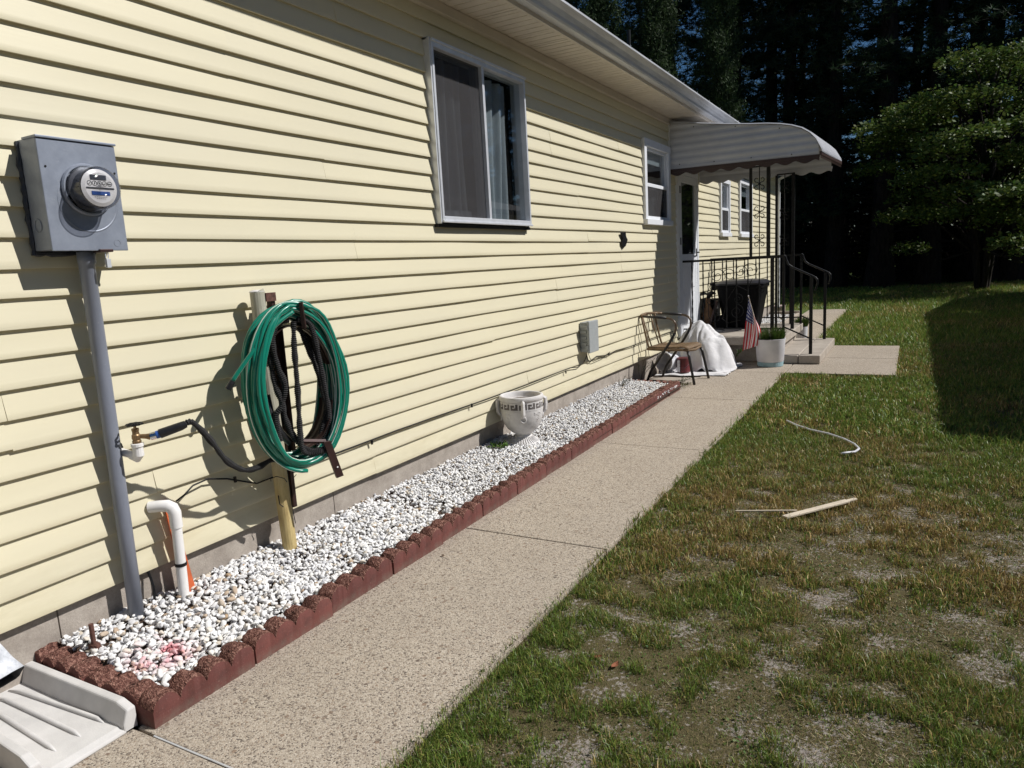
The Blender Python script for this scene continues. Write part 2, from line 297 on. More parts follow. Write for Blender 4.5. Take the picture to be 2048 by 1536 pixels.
# ------------------------------------------------------------------ mesh helpers
class MB:
    def __init__(s): s.v = []; s.f = []; s.mi = []; s.uv = {}; s.cur = 0
    def add(s, verts, faces, uvs=None):
        o = len(s.v); s.v += [tuple(p) for p in verts]
        for i, f in enumerate(faces):
            if uvs: s.uv[len(s.f)] = uvs[i]
            s.f.append(tuple(a+o for a in f)); s.mi.append(s.cur)
        return s
    def box(s, x0, y0, z0, x1, y1, z1):
        v = [(x0,y0,z0),(x1,y0,z0),(x1,y1,z0),(x0,y1,z0),(x0,y0,z1),(x1,y0,z1),(x1,y1,z1),(x0,y1,z1)]
        return s.add(v, [(0,3,2,1),(4,5,6,7),(0,1,5,4),(1,2,6,5),(2,3,7,6),(3,0,4,7)])
    def prism(s, poly, axis, a, b):
        """closed 2-D outline extruded along an axis ('x','y','z')"""
        def P(u, w, t): return {'x': (t, u, w), 'y': (u, t, w), 'z': (u, w, t)}[axis]
        n = len(poly); v = [P(u, w, a) for u, w in poly]+[P(u, w, b) for u, w in poly]
        f = [tuple(range(n))[::-1], tuple(range(n, 2*n))]+[(i, (i+1) % n, n+(i+1) % n, n+i) for i in range(n)]
        return s.add(v, f)
    def tube(s, pts, r, n=8, cap=True, ref=None, uvlen=None):
        pts = [Vector(p) for p in pts]; m = len(pts); rr = r if hasattr(r, '__len__') else [r]*m
        T = [(pts[min(i+1, m-1)]-pts[max(i-1, 0)]).normalized() for i in range(m)]
        up = Vector(ref) if ref else (Vector((0, 0, 1)) if abs(T[0].z) < .9 else Vector((1, 0, 0)))
        v = []; A = (up-T[0]*up.dot(T[0])).normalized()
        for i in range(m):
            A = (A-T[i]*A.dot(T[i]))
            A = A.normalized() if A.length > 1e-6 else T[i].orthogonal().normalized()
            B = T[i].cross(A)
            for k in range(n):
                a = 2*math.pi*k/n; v.append(pts[i]+(A*math.cos(a)+B*math.sin(a))*rr[i])
        f = []; uv = []
        for i in range(m-1):
            for k in range(n):
                f.append((i*n+k, i*n+(k+1) % n, (i+1)*n+(k+1) % n, (i+1)*n+k)); uv.append([(i, k/n), (i, (k+1)/n), (i+1, (k+1)/n), (i+1, k/n)])
        if cap:
            f += [tuple(range(n))[::-1], tuple(range((m-1)*n, m*n))]; uv += [[(0, 0)]*n]*2
        return s.add(v, f, uv)
    def lathe(s, prof, c=(0, 0, 0), n=24, axis='z', sx=1, sy=1, cap=True):
        v = []
        for r, h in prof:
            for k in range(n):
                a = 2*math.pi*k/n; p = (r*math.cos(a)*sx, r*math.sin(a)*sy)
                q = {'z': (p[0], p[1], h), 'x': (h, p[0], p[1]), 'y': (p[1], h, p[0])}[axis]
                v.append((c[0]+q[0], c[1]+q[1], c[2]+q[2]))
        f = [(i*n+k, i*n+(k+1) % n, (i+1)*n+(k+1) % n, (i+1)*n+k) for i in range(len(prof)-1) for k in range(n)]
        if not cap: return s.add(v, f)
        if prof[0][0] > 1e-4: f.append(tuple(range(n))[::-1])
        if prof[-1][0] > 1e-4: f.append(tuple(range((len(prof)-1)*n, len(prof)*n)))
        return s.add(v, f)
    def bar(s, a, b, w, h):
        a, b = Vector(a), Vector(b); t = (b-a).normalized(); up = Vector((0, 0, 1)) if abs(t.z) < .95 else Vector((0, 1, 0))
        r = t.cross(up).normalized(); u = r.cross(t)
        v = [p+r*i*w/2+u*j*h/2 for p in (a, b) for i, j in ((-1, -1), (1, -1), (1, 1), (-1, 1))]
        return s.add(v, [(3,2,1,0),(4,5,6,7),(0,1,5,4),(1,2,6,5),(2,3,7,6),(3,0,4,7)])
    def rot(s, ang, c, axis='z', start=0):
        M = Matrix.Rotation(ang, 3, axis.upper()); c = Vector(c)
        for i in range(start, len(s.v)): s.v[i] = tuple(M @ (Vector(s.v[i])-c)+c)
        return s
    def mesh(s, name, off=(0, 0, 0), mats=(), smooth=False):
        me = bpy.data.meshes.new(name)
        me.from_pydata([(a-off[0], b-off[1], c-off[2]) for a, b, c in s.v], [], s.f)
        for m in mats: me.materials.append(m)
        me.polygons.foreach_set('material_index', s.mi)
        if s.uv:
            ul = me.uv_layers.new(name='UVMap')
            for i, uvs in s.uv.items():
                p = me.polygons[i]
                for k, li in enumerate(p.loop_indices): ul.data[li].uv = uvs[k]
        if smooth: me.shade_smooth()
        me.update(); return me

ORIG = {}
def empty(name, loc=(0, 0, 0), parent=None):
    o = bpy.data.objects.new(name, None); COL.objects.link(o); o.empty_display_size = .1
    p = ORIG.get(parent.name, (0, 0, 0)) if parent else (0, 0, 0)
    o.location = (loc[0]-p[0], loc[1]-p[1], loc[2]-p[2])
    if parent: o.parent = parent
    ORIG[o.name] = tuple(loc); return o
def tag(o, label=None, cat=None, group=None, kind=None):
    if label: o['label'] = label
    if cat: o['category'] = cat
    if group: o['group'] = group
    if kind: o['kind'] = kind
    return o
def thing(name, label, cat, loc=(0, 0, 0), group=None):
    return tag(empty(name, loc), label, cat, group)
def part(name, mb, mat, parent=None, smooth=False, label=None, origin=None, bevel=0, kind=None):
    """one mesh object; mb is in world coordinates"""
    mats = [MT[m] for m in (mat if isinstance(mat, (list, tuple)) else [mat])]
    p = ORIG.get(parent.name, (0, 0, 0)) if parent else (0, 0, 0)
    org = origin or (p if parent else (0, 0, 0))
    o = bpy.data.objects.new(name, mb.mesh(name, org, mats, smooth)); COL.objects.link(o)
    o.location = (org[0]-p[0], org[1]-p[1], org[2]-p[2])
    if parent: o.parent = parent
    ORIG[o.name] = tuple(org)
    if bevel:
        m = o.modifiers.new('bevel', 'BEVEL'); m.width = bevel; m.segments = 2; m.limit_method = 'ANGLE'; m.angle_limit = math.radians(40)
    if label: o['label'] = label
    if kind: o['kind'] = kind
    return o
def smooth_angle(o, deg=35):
    o.data.shade_smooth()
    try: o.data.set_sharp_from_angle(angle=math.radians(deg))
    except Exception: pass
    return o
def fast_mesh(name, V, F, mats, col=None, smooth=False):
    """V (n,3) float, F (m,k) int ; col (n,3) per vertex colour"""
    me = bpy.data.meshes.new(name); n, (m, k) = len(V), F.shape
    me.vertices.add(n); me.vertices.foreach_set('co', np.ascontiguousarray(V, dtype=np.float32).ravel())
    me.loops.add(m*k); me.loops.foreach_set('vertex_index', np.ascontiguousarray(F, dtype=np.int32).ravel())
    me.polygons.add(m); me.polygons.foreach_set('loop_start', np.arange(0, m*k, k, dtype=np.int32))
    if smooth: me.polygons.foreach_set('use_smooth', np.ones(m, dtype=bool))
    for x in mats: me.materials.append(MT[x])
    if col is not None:
        a = me.attributes.new('Col', 'FLOAT_COLOR', 'POINT'); c = np.ones((n, 4), dtype=np.float32); c[:, :3] = col; a.data.foreach_set('color', c.ravel())
    me.update(calc_edges=True); return me
def vnoise(x, y, seed=0):
    def h(i, j):
        s = np.sin(i*127.1+j*311.7+seed*74.7)*43758.5453; return s-np.floor(s)
    i, j = np.floor(x), np.floor(y); u, v = x-i, y-j; u = u*u*(3-2*u); v = v*v*(3-2*v)
    return (h(i, j)*(1-u)+h(i+1, j)*u)*(1-v)+(h(i, j+1)*(1-u)+h(i+1, j+1)*u)*v
def fbm(x, y, seed=0, o=4):
    t = 0; a = .5; s = 0
    for k in range(o): t = t+a*vnoise(x*2**k, y*2**k, seed+k*7); s += a; a *= .5
    return t/s

# ------------------------------------------------------------------ ground
PX0, PX1 = .66, 1.59           # path edges
def build_ground():
    # lawn sheet: fine grid near, reaching the horizon
    xs = np.concatenate([[-400, -120, -50, -25, -12], np.linspace(-6, 10, 65), [14, 25, 60, 150, 400]])
    ys = np.concatenate([[-60, -20, -6], np.linspace(-2, 34, 145), [40, 60, 100, 200, 500]])
    X, Y = np.meshgrid(xs, ys); Z = (fbm(X*1.3, Y*1.3, 3)-.5)*.03-.035
    V = np.stack([X, Y, Z], -1).reshape(-1, 3); nx = len(xs)
    I, J = np.meshgrid(np.arange(nx-1), np.arange(len(ys)-1)); a = (J*nx+I).ravel()
    F = np.stack([a, a+1, a+1+nx, a+nx], -1)
    me = fast_mesh('lawn_ground', V, F, ['soil'], smooth=True)
    o = bpy.data.objects.new('lawn_ground', me); COL.objects.link(o); tag(o, 'patchy sandy lawn ground reaching to the trees', kind='structure')
    # path made of slabs with open joints
    p = empty('path', (0, 0, 0)); tag(p, 'exposed aggregate concrete path beside the house', kind='structure')
    js = [-.79, 1.34, 3.45, 5.62, 7.75, 9.66]
    g = .004
    for i in range(len(js)-1):
        m = MB(); x0 = PX0-.03 if js[i] >= 1.3 else -.02
        z = random.uniform(-.001, .001)
        m.box(x0, js[i]+g, -.10, PX1+random.uniform(-.006, .006), js[i+1]-g, z); part('slab', m, 'path', p, bevel=.006)
    m = MB().box(0.0, 8.22, -.1, PX0-.034, 9.66, -.012); part('slab', m, 'porch', p, bevel=.005, label='small rough slab under the chair')
    for (x0, y0, x1, y1) in ((0.02, 9.672, 1.59, 10.43), (1.602, 9.672, 2.86, 11.1), (1.602, 11.112, 2.86, 12.55), (1.94, 0, 0, 0), (.68, 12.56, 1.59, 14.6), (.68, 14.612, 1.585, 16.7), (.68, 16.712, 1.58, 18.4), (.68, 18.412, 1.58, 20.1), (0.02, 10.442, 1.59, 12.55)):
        if x1 <= x0: continue
        part('slab', MB().box(x0, y0, -.1, x1, y1, random.uniform(-.002, .001)), 'path', p, bevel=.006)
    # white joint cord lying in the near joint
    part('joint_strip', MB().tube([(.73, 1.34, -.002), (.95, 1.339, .0), (1.2, 1.342, -.001), (1.5, 1.341, -.002)], .0035, 6), 'alu', p)
build_ground()

# ------------------------------------------------------------------ house
EXP, Z0, NC = .1143, .275, 27
WIN_BIG = (4.355, 5.735, 1.89, 3.12)
WIN_S = (8.94, 10.04, 1.975, 3.035)
WIN_3 = (13.06, 13.80, 1.86, 2.86)
WIN_4 = (14.66, 15.90, 1.86, 2.98)
DOOR = (10.39, 11.50, .37, 2.80)
Y_END = 19.12
def build_house():
    H = thing('house', 'long single storey house clad in cream vinyl siding', 'house', (-4.2, 9, 0))
    # siding
    ops = [WIN_BIG, WIN_S, WIN_3, WIN_4, DOOR]
    R = random.Random(5); count = 0
    for pair in range((NC+1)//2):
        seams = []; y = -1.2+R.uniform(-.2, 1.8)
        base = [-.2, 1.95, 3.25, 5.05, 6.3, 8.1][pair % 6]
        seams = [base+k*3.66 for k in range(-1, 7)]
        for c in (2*pair, 2*pair+1):
            if c >= NC: continue
            z0, z1 = Z0+c*EXP, Z0+(c+1)*EXP
            segs = [(-1.4, Y_END)]
            for (a, b, lo, hi) in ops:
                if z0 < hi-.02 and z1 > lo+.02:
                    segs = [t for (p, q) in segs for t in ((p, min(q, a)), (max(p, b), q)) if t[1]-t[0] > .03]
            cuts = []
            for p, q in segs:
                e = [p]+[s for s in seams if p+.25 < s < q-.25]+[q]; cuts += [(e[i], e[i+1]) for i in range(len(e)-1)]
            for ci, (p, q) in enumerate(cuts):
                L = q-p; n = max(2, int(L/.22)); ph = R.uniform(0, 9); dz = R.uniform(-.0026, .0026); off = R.uniform(0, .0026)
                amp = R.choice([.0008, .0015, .0025, .0045]); v = []
                for i in range(n+1):
                    t = i/n; yy = p+(q-p)*t
                    wz = amp*math.sin(yy*1.7+ph)*.6+dz; wx = off+.0016*math.sin(yy*2.3+ph*2+c)+.0010*math.sin(yy*5.1+ph)
                    zb = z0+wz; zt = z1+.004
                    v += [(-.0100, yy, zt), (-.0036+wx*.8, yy, z0+EXP*.62), (.0036+wx, yy, z0+EXP*.25), (.0080+wx, yy, zb+.004), (.0070+wx, yy, zb), (-.010, yy, zb+.002)]
                f = []
                for i in range(n):
                    a = i*6
                    for k in range(5): f.append((a+k, a+k+1, a+6+k+1, a+6+k))
                f += [(0, 1, 2, 3, 4, 5), tuple(n*6+k for k in (5, 4, 3, 2, 1, 0))]
                o = part('siding_plank', MB().add(v, f), 'siding', H, smooth=False); smooth_angle(o, 28); count += 1
    # sheathing behind the siding, with openings
    m = MB(); ys = sorted({-1.4, Y_END, *[a for o in ops for a in o[:2]]})
    for i in range(len(ys)-1):
        a, b = ys[i], ys[i+1]; mid = (a+b)/2; cur = .28
        for o in ops:
            if o[0] < mid < o[1]:
                if o[2] > cur: m.box(-.10, a, cur, -.013, b, o[2])
                cur = o[3]
        m.box(-.10, a, cur, -.013, b, 3.44)
    part('wall', m, 'room', H)
    m = MB()
    yb = [-1.4, 1.47, 3.1, 5.4, 8.0, 10.43, 13.0, 16.2, Y_END-.01]
    for i in range(len(yb)-1): m.box(-.20, yb[i]+.003, -.4, -.036, yb[i+1]-.003, .279)
    part('foundation', m, 'foundation', H)
    # other three walls
    m = MB(); m.box(-8.4, Y_END-.10, -.3, -.101, Y_END-.005, 3.42); m.box(-8.4, -1.38, -.3, -.201, -1.28, 3.42); m.box(-8.4, -1.27, -.3, -8.3, Y_END-.11, 3.42)
    m.prism([(-8.4, 3.424), (-.0, 3.424), (-4.2, 4.80)], 'y', Y_END-.1, Y_END-.006)
    part('wall', m, 'siding', H, label='plain end and rear walls')
    part('corner_post', MB().box(-.06, Y_END, .24, .022, Y_END+.07, 3.35).box(-.0, Y_END-.06, .24, .024, Y_END-.001, 3.35), 'trim', H)
    # frieze, soffit panels, fascia, gutter
    part('frieze_board', MB().box(-.01, -1.4, 3.352, .024, Y_END, 3.418).box(-.01, -1.4, 3.338, .034, Y_END, 3.351), 'fascia', H, bevel=.003)
    pm = MB(); pm.box(.002, 0, .0, .418, .298, .008)
    for k in range(3): pm.box(.006, .05+k*.1, -.004, .414, .052+k*.1, -.0005)
    me = pm.mesh('soffit_panel', (0, 0, 0), [MT['soffit']]); n = 0; yy = -1.3
    while yy < Y_END:
        o = bpy.data.objects.new('soffit_panel', me); COL.objects.link(o); o.parent = H
        o.location = (0+4.2, yy-9, 3.421+.0015*math.sin(n*2.3)); yy += .302; n += 1
    part('fascia', MB().box(.405, -1.4, 3.40, .432, Y_END+.3, 3.56), 'fascia', H, bevel=.004)
    prof = [(.434, 3.44), (.500, 3.44), (.512, 3.452), (.520, 3.475), (.545, 3.505), (.575, 3.525), (.590, 3.535), (.590, 3.552), (.580, 3.556), (.580, 3.546), (.560, 3.535), (.505, 3.47), (.440, 3.452)]
    prof = [(x, z-.008) for x, z in prof]
    m = MB(); ends = [-1.4, 4.9, 9.9, 15.6, Y_END+.32]
    for i in range(4): m.prism(prof, 'y', ends[i]+(.002 if i else 0), ends[i+1]-.002)
    G = part('gutter', m, 'gutter', H); G.name = 'gutter'
    sm = MB(); k = -1.0
    while k < Y_END:
        sm.tube([(.588, k, 3.544), (.594, k, 3.550), (.588, k+.001, 3.556)], .0035, 5); k += .61
    part('gutter_spike', sm, 'alu', G)
    # roof
    m = MB(); s = .328
    def rz(x): return 3.565+(.43-x)*s
    m.add([(.47, -1.6, rz(.47)), (-4.2, -1.6, rz(-4.2)), (-4.2, Y_END+.35, rz(-4.2)), (.47, Y_END+.35, rz(.47)), (.47, -1.6, rz(.47)-.03), (-4.2, -1.6, rz(-4.2)-.09), (-4.2, Y_END+.35, rz(-4.2)-.09), (.47, Y_END+.35, rz(.47)-.03)],
          [(0,3,2,1),(4,5,6,7),(0,4,7,3),(3,7,6,2),(2,6,5,1),(1,5,4,0)])
    m.add([(-8.87, -1.6, rz(.47)), (-4.2, -1.6, rz(-4.2)), (-4.2, Y_END+.35, rz(-4.2)), (-8.87, Y_END+.35, rz(.47)), (-8.87, -1.6, rz(.47)-.03), (-4.2, -1.6, rz(-4.2)-.09), (-4.2, Y_END+.35, rz(-4.2)-.09), (-8.87, Y_END+.35, rz(.47)-.03)],
          [(0,1,2,3),(4,7,6,5),(0,3,7,4),(3,2,6,7),(2,1,5,6),(1,0,4,5)])
    roof = part('roof', m, 'shingle', H)
    m = MB(); m.tube([(-3.0, 17.15, rz(-3)-.06), (-3.0, 17.15, 6.85)], .045, 10); part('vent_pipe', m, 'iron', roof)
    # far downspout
    part('downspout', MB().box(.03, Y_END-.04, .15, .09, Y_END+.03, 3.30).bar((.06, Y_END, 3.28), (.49, Y_END, 3.46), .06, .05), 'trim', H)
    # ---- big sliding window
    a, b, lo, hi = WIN_BIG
    W = empty('window', (0, (a+b)/2, lo), H); t = .024
    m = MB(); m.box(-.08, a, lo, .058, a+t, hi); m.box(-.08, b-t, lo, .058, b, hi); m.box(-.08, a+t, hi-.045, .058, b-t, hi); m.box(-.08, a+t, lo, .058, b-t, lo+.04)
    m.box(-.07, 5.03, lo+.04, .050, 5.062, hi-.045); m.box(-.02, 5.064, lo+.04, .032, 5.094, hi-.045)
    m.box(.058, a-.004, hi-.012, .070, b+.004, hi+.006); m.box(.058, a-.004, lo-.006, .070, b+.004, lo+.01)
    part('frame', m, 'alu', W, bevel=.003)
    part('frame', MB().box(-.02, a-.014, lo-.012, .050, a-.001, hi+.012).box(-.02, b+.001, lo-.012, .030, b+.012, hi+.012).box(-.02, a-.014, hi+.001, .030, b+.012, hi+.014), 'alu', W, label='dull outer fin of the window frame')
    part('sill', MB().box(-.02, a-.02, lo-.035, .030, b+.02, lo-.013), 'iron', W)
    part('screen', MB().box(.018, a+t+.002, lo+.042, .020, 5.028, hi-.047), 'screen', W)
    part('glass', MB().box(-.012, a+t+.002, lo+.042, -.008, 5.028, hi-.047), 'glass', W)
    part('glass', MB().box(.006, 5.096, lo+.042, .010, b-t-.002, hi-.047), 'glass', W)
    part('latch', MB().box(.021, a+t+.004, lo+.18, .034, a+t+.030, lo+.215), 'iron', W)
    def curtain(y0, y1, z0, z1, x, amp=.02, folds=7, taper=0.):
        n = 60; v = []; f = []
        for j in range(9):
            s = j/8; z = z1+(z0-z1)*s
            for i in range(n+1):
                u = i/n; yy = y0+(y1-y0)*u*(1-taper*s)
                v.append((x+amp*math.sin(u*folds*6.28+.8*s)*(0.5+.5*s)+amp*.4*math.sin(u*17+3*s), yy, z+(.006*math.sin(u*60) if j == 8 else 0)))
        for j in range(8):
            for i in range(n): q = j*(n+1)+i; f.append((q, q+1, q+n+2, q+n+1))
        return MB().add(v, f)
    part('curtain', curtain(a+t+.03, 4.92, lo+.06, hi-.06, -.085, .035, 4.6), 'curtain', W, smooth=True)
    part('curtain', curtain(a+t+.03, 4.92, lo+.045, lo+.10, -.052, .008, 16), 'curtain', W, smooth=True)
    part('curtain', curtain(5.10, 5.60, lo+.05, hi-.07, -.08, .03, 4.2, .20), 'pane_curtain', W, smooth=True)
    part('curtain', curtain(5.48, 5.70, lo+.05, hi-.1, -.12, .02, 2), 'dim_wall', W, smooth=True)
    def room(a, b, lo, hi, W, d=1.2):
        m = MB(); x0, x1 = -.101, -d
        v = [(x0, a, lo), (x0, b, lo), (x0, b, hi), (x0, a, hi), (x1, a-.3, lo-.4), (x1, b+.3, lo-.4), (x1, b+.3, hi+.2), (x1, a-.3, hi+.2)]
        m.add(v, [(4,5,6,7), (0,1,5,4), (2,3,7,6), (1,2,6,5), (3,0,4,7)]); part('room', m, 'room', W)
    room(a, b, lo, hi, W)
    # ---- double hung windows
    def hung(a, b, lo, hi, trim=.09, split=.47, shade=True):
        W = empty('window', (0, (a+b)/2, lo), H); m = MB()
        m.box(-.05, a, lo+.07, .038, a+trim, hi-trim); m.box(-.05, b-trim, lo+.07, .038, b, hi-trim); m.box(-.05, a-.006, hi-trim+.001, .042, b+.006, hi)
        part('trim', m, 'trim', W, bevel=.003)
        part('sill', MB().box(-.05, a-.012, lo, .062, b+.012, lo+.069), 'trim', W, bevel=.004)
        A, B, L, T = a+trim, b-trim, lo+.07, hi-trim; s = .035; mid = L+(T-L)*split
        m = MB(); m.box(-.045, A, mid-.002, .004, A+s, T); m.box(-.045, B-s, mid-.002, .004, B, T); m.box(-.045, A+s, T-s, .004, B-s, T); m.box(-.045, A+s, mid-.002, .004, B-s, mid+s)
        U = part('sash', m, 'trim', W, bevel=.002)
        part('glass', MB().box(-.024, A+s, mid+s, -.020, B-s, T-s), 'glass', U)
        m = MB(); m.box(-.03, A+.001, L, .020, A+s, mid+s-.001); m.box(-.03, B-s, L, .020, B-.001, mid+s-.001); m.box(-.03, A+s, L, .020, B-s, L+s*1.2); m.box(-.03, A+s, mid-s*.4, .022, B-s, mid+s*.75)
        U2 = part('sash', m, 'trim', W, bevel=.002)
        part('glass', MB().box(.002, A+s, L+s*1.2, .005, B-s, mid-s*.4), 'glass', U2)
        part('screen', MB().box(.012, A+s, L+s*1.2, .014, B-s, mid-s*.4), 'screen', W)
        part('curtain', curtain(A+.05, B-.12, L+.03, mid+.05, -.08, .012, 5), 'curtain', W, smooth=True)
        part('curtain', MB().box(-.07, A+.03, mid+.30, -.066, B-.03, T), 'pane_curtain' if shade else 'room', W)
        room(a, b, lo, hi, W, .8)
    hung(*WIN_S); hung(*WIN_3, trim=.07); hung(*WIN_4)
    # ---- storm door
    a, b, lo, hi = DOOR
    D = empty('door', (0, (a+b)/2, lo), H); m = MB()
    m.box(-.09, a, lo, .040, a+.075, hi-.08); m.box(-.09, b-.075, lo, .040, b, hi-.08); m.box(-.09, a, hi-.079, .042, b, hi)
    m.box(-.09, a+.076, lo, .03, b-.076, lo+.045)
    part('frame', m, 'trim', D, bevel=.003)
    A, B, L, T = a+.08, b-.08, lo+.05, hi-.085; m = MB(); zc = 1.58
    m.box(.0, A, L, .034, A+.10, T); m.box(.0, B-.10, L, .034, B, T); m.box(0, A+.1, T-.1, .034, B-.1, T); m.box(0, A+.1, zc-.09, .034, B-.1, zc); m.box(0, A+.1, L, .030, B-.1, zc-.091)
    for k in range(2): m.box(.0305, A+.16, L+.12+k*.54, .037, B-.16, L+.56+k*.5)
    part('panel', m, 'trim', D, bevel=.004)
    part('glass', MB().box(.014, A+.1, zc, .018, B-.1, T-.1), 'glass', D)
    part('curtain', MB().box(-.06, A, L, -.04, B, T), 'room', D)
    part('handle', MB().tube([(.034, B-.06, 1.60), (.08, B-.06, 1.60), (.09, B-.10, 1.60), (.088, B-.20, 1.598)], .010, 8).box(.034, B-.08, 1.54, .04, B-.04, 1.66), 'iron', D)
    part('hinge', MB().box(.036, A-.02, 1.72, .046, A+.02, 1.82).box(.036, A-.02, 2.45, .046, A+.02, 2.55), 'iron', D)
    return count
NSID = build_house()

# ------------------------------------------------------------------ awning over the door
def build_awning():
    A = thing('awning', 'white ribbed aluminium door awning with brown scalloped trim', 'awning', (0, 10.9, 2.7))
    top = [(0, 3.37), (.2, 3.34), (.43, 3.295), (.8, 3.235), (1.09, 3.195), (1.3, 3.172), (1.46, 3.145), (1.6, 3.108), (1.72, 3.06), (1.82, 2.99), (1.89, 2.91), (1.93, 2.83)]
    def ztop(x):
        for (x0, a), (x1, b) in zip(top, top[1:]):
            if x <= x1: return a+(b-a)*(x-x0)/(x1-x0)
        return top[-1][1]
    def zbot(x): return 2.745-.012*x
    y0, y1 = 10.10, 11.70
    for yy, sgn in ((y0, -1), (y1, 1)):
        v = []; f = []; zl = [2.72+k*.0235 for k in range(0, 29)]; xs = [i*.03 for i in range(65)]
        for x in xs:
            for k, z in enumerate(zl):
                d = (0, .007, .007, 0)[k % 4]*sgn; v.append((x, yy+d, min(max(z, zbot(x)), ztop(x)-.002)))
        nz = len(zl)
        for i in range(len(xs)-1):
            for k in range(nz-1): q = i*nz+k; f.append((q, q+nz, q+nz+1, q+1))
        o = part('side_panel', MB().add(v, f), 'awning', A); o.modifiers.new('s', 'SOLIDIFY').thickness = .002
        part('edge_trim', MB().bar((.004, yy-.004, 2.70), (.004, yy-.004, 3.37), .03, .03), 'white_metal', A)
        m = MB(); m.add([(0, yy+sgn*.010, 2.745), (1.935, yy+sgn*.010, 2.722), (1.935, yy+sgn*.010, 2.69), (0, yy+sgn*.010, 2.70), (0, yy+sgn*.018, 2.745), (1.935, yy+sgn*.018, 2.722), (1.935, yy+sgn*.018, 2.69), (0, yy+sgn*.018, 2.70)],
                        [(0,1,2,3),(4,7,6,5),(0,4,5,1),(3,2,6,7),(0,3,7,4),(1,5,6,2)])
        part('trim_bar', m, 'brown_trim' if sgn < 0 else 'awning', A)
        n = 96; v = []; f = []
        for i in range(n+1):
            x = 1.93*i/n; w = .5+.5*math.cos(x/.235*2*math.pi); v += [(x, yy+sgn*.006, 2.71), (x, yy+sgn*.006, 2.70-.012*x-.012-.038*(1-w)**.8)]
        f = [(2*i, 2*i+2, 2*i+3, 2*i+1) for i in range(n)]
        o = part('valance', MB().add(v, f), 'brown_trim' if sgn < 0 else 'awning', A); o.modifiers.new('s', 'SOLIDIFY').thickness = .003
    # rivets
    for (x, z) in ((.15, 2.80), (.62, 2.785), (1.1, 2.775), (1.6, 2.76), (.35, 3.27), (.9, 3.2), (1.45, 3.10)):
        part('rivet', MB().lathe([(.0, -.006), (.007, -.003), (.008, 0)], (x, y0-.011, z), 8, 'y'), 'iron', A)
    # ribbed roof sheet and curved front
    prof = top+[(1.955, 2.78), (1.965, 2.74)]; v = []; f = []; ny = 128
    for i in range(ny+1):
        yy = y0-.03+(y1-y0+.06)*i/ny; r = (0, .012, .012, 0)[i % 4]; t = i/ny
        for (x, z) in prof: 
            k = max(0, x-1.2)/.8; v.append((x+.09*t*k+r*.9*k, yy, z+.006+r+.02*t*k))
    m = len(prof)
    for i in range(ny):
        for k in range(m-1): q = i*m+k; f.append((q, q+1, q+m+1, q+m))
    o = part('roof_sheet', MB().add(v, f), 'awning', A); o.modifiers.new('s', 'SOLIDIFY').thickness = .002
    m = MB(); n = 8
    m.bar((1.945, y0-.03, 2.735), (2.045, y1+.03, 2.755), .026, .045); part('trim_bar', m, 'brown_trim', A)
    m = MB()
    for i in range(26):
        t = (i+.5)/26; x = 1.95+.10*t; yy = y0-.03+(y1-y0+.06)*t; z = 2.715+.02*t
        m.add([(x, yy-.03, z), (x, yy+.03, z), (x, yy+.018, z-.04), (x, yy-.018, z-.04), (x-.004, yy-.03, z), (x-.004, yy+.03, z), (x-.004, yy+.018, z-.04), (x-.004, yy-.018, z-.04)], [(0,3,2,1),(4,5,6,7),(0,4,7,3),(1,2,6,5),(3,7,6,2)])
    part('valance', m, 'brown_trim', A)
    for y in (10.5, 10.9, 11.3): part('rafter', MB().bar((0, y, 3.30), (1.45, y, 3.09), .03, .03), 'white_metal', A)
build_awning()

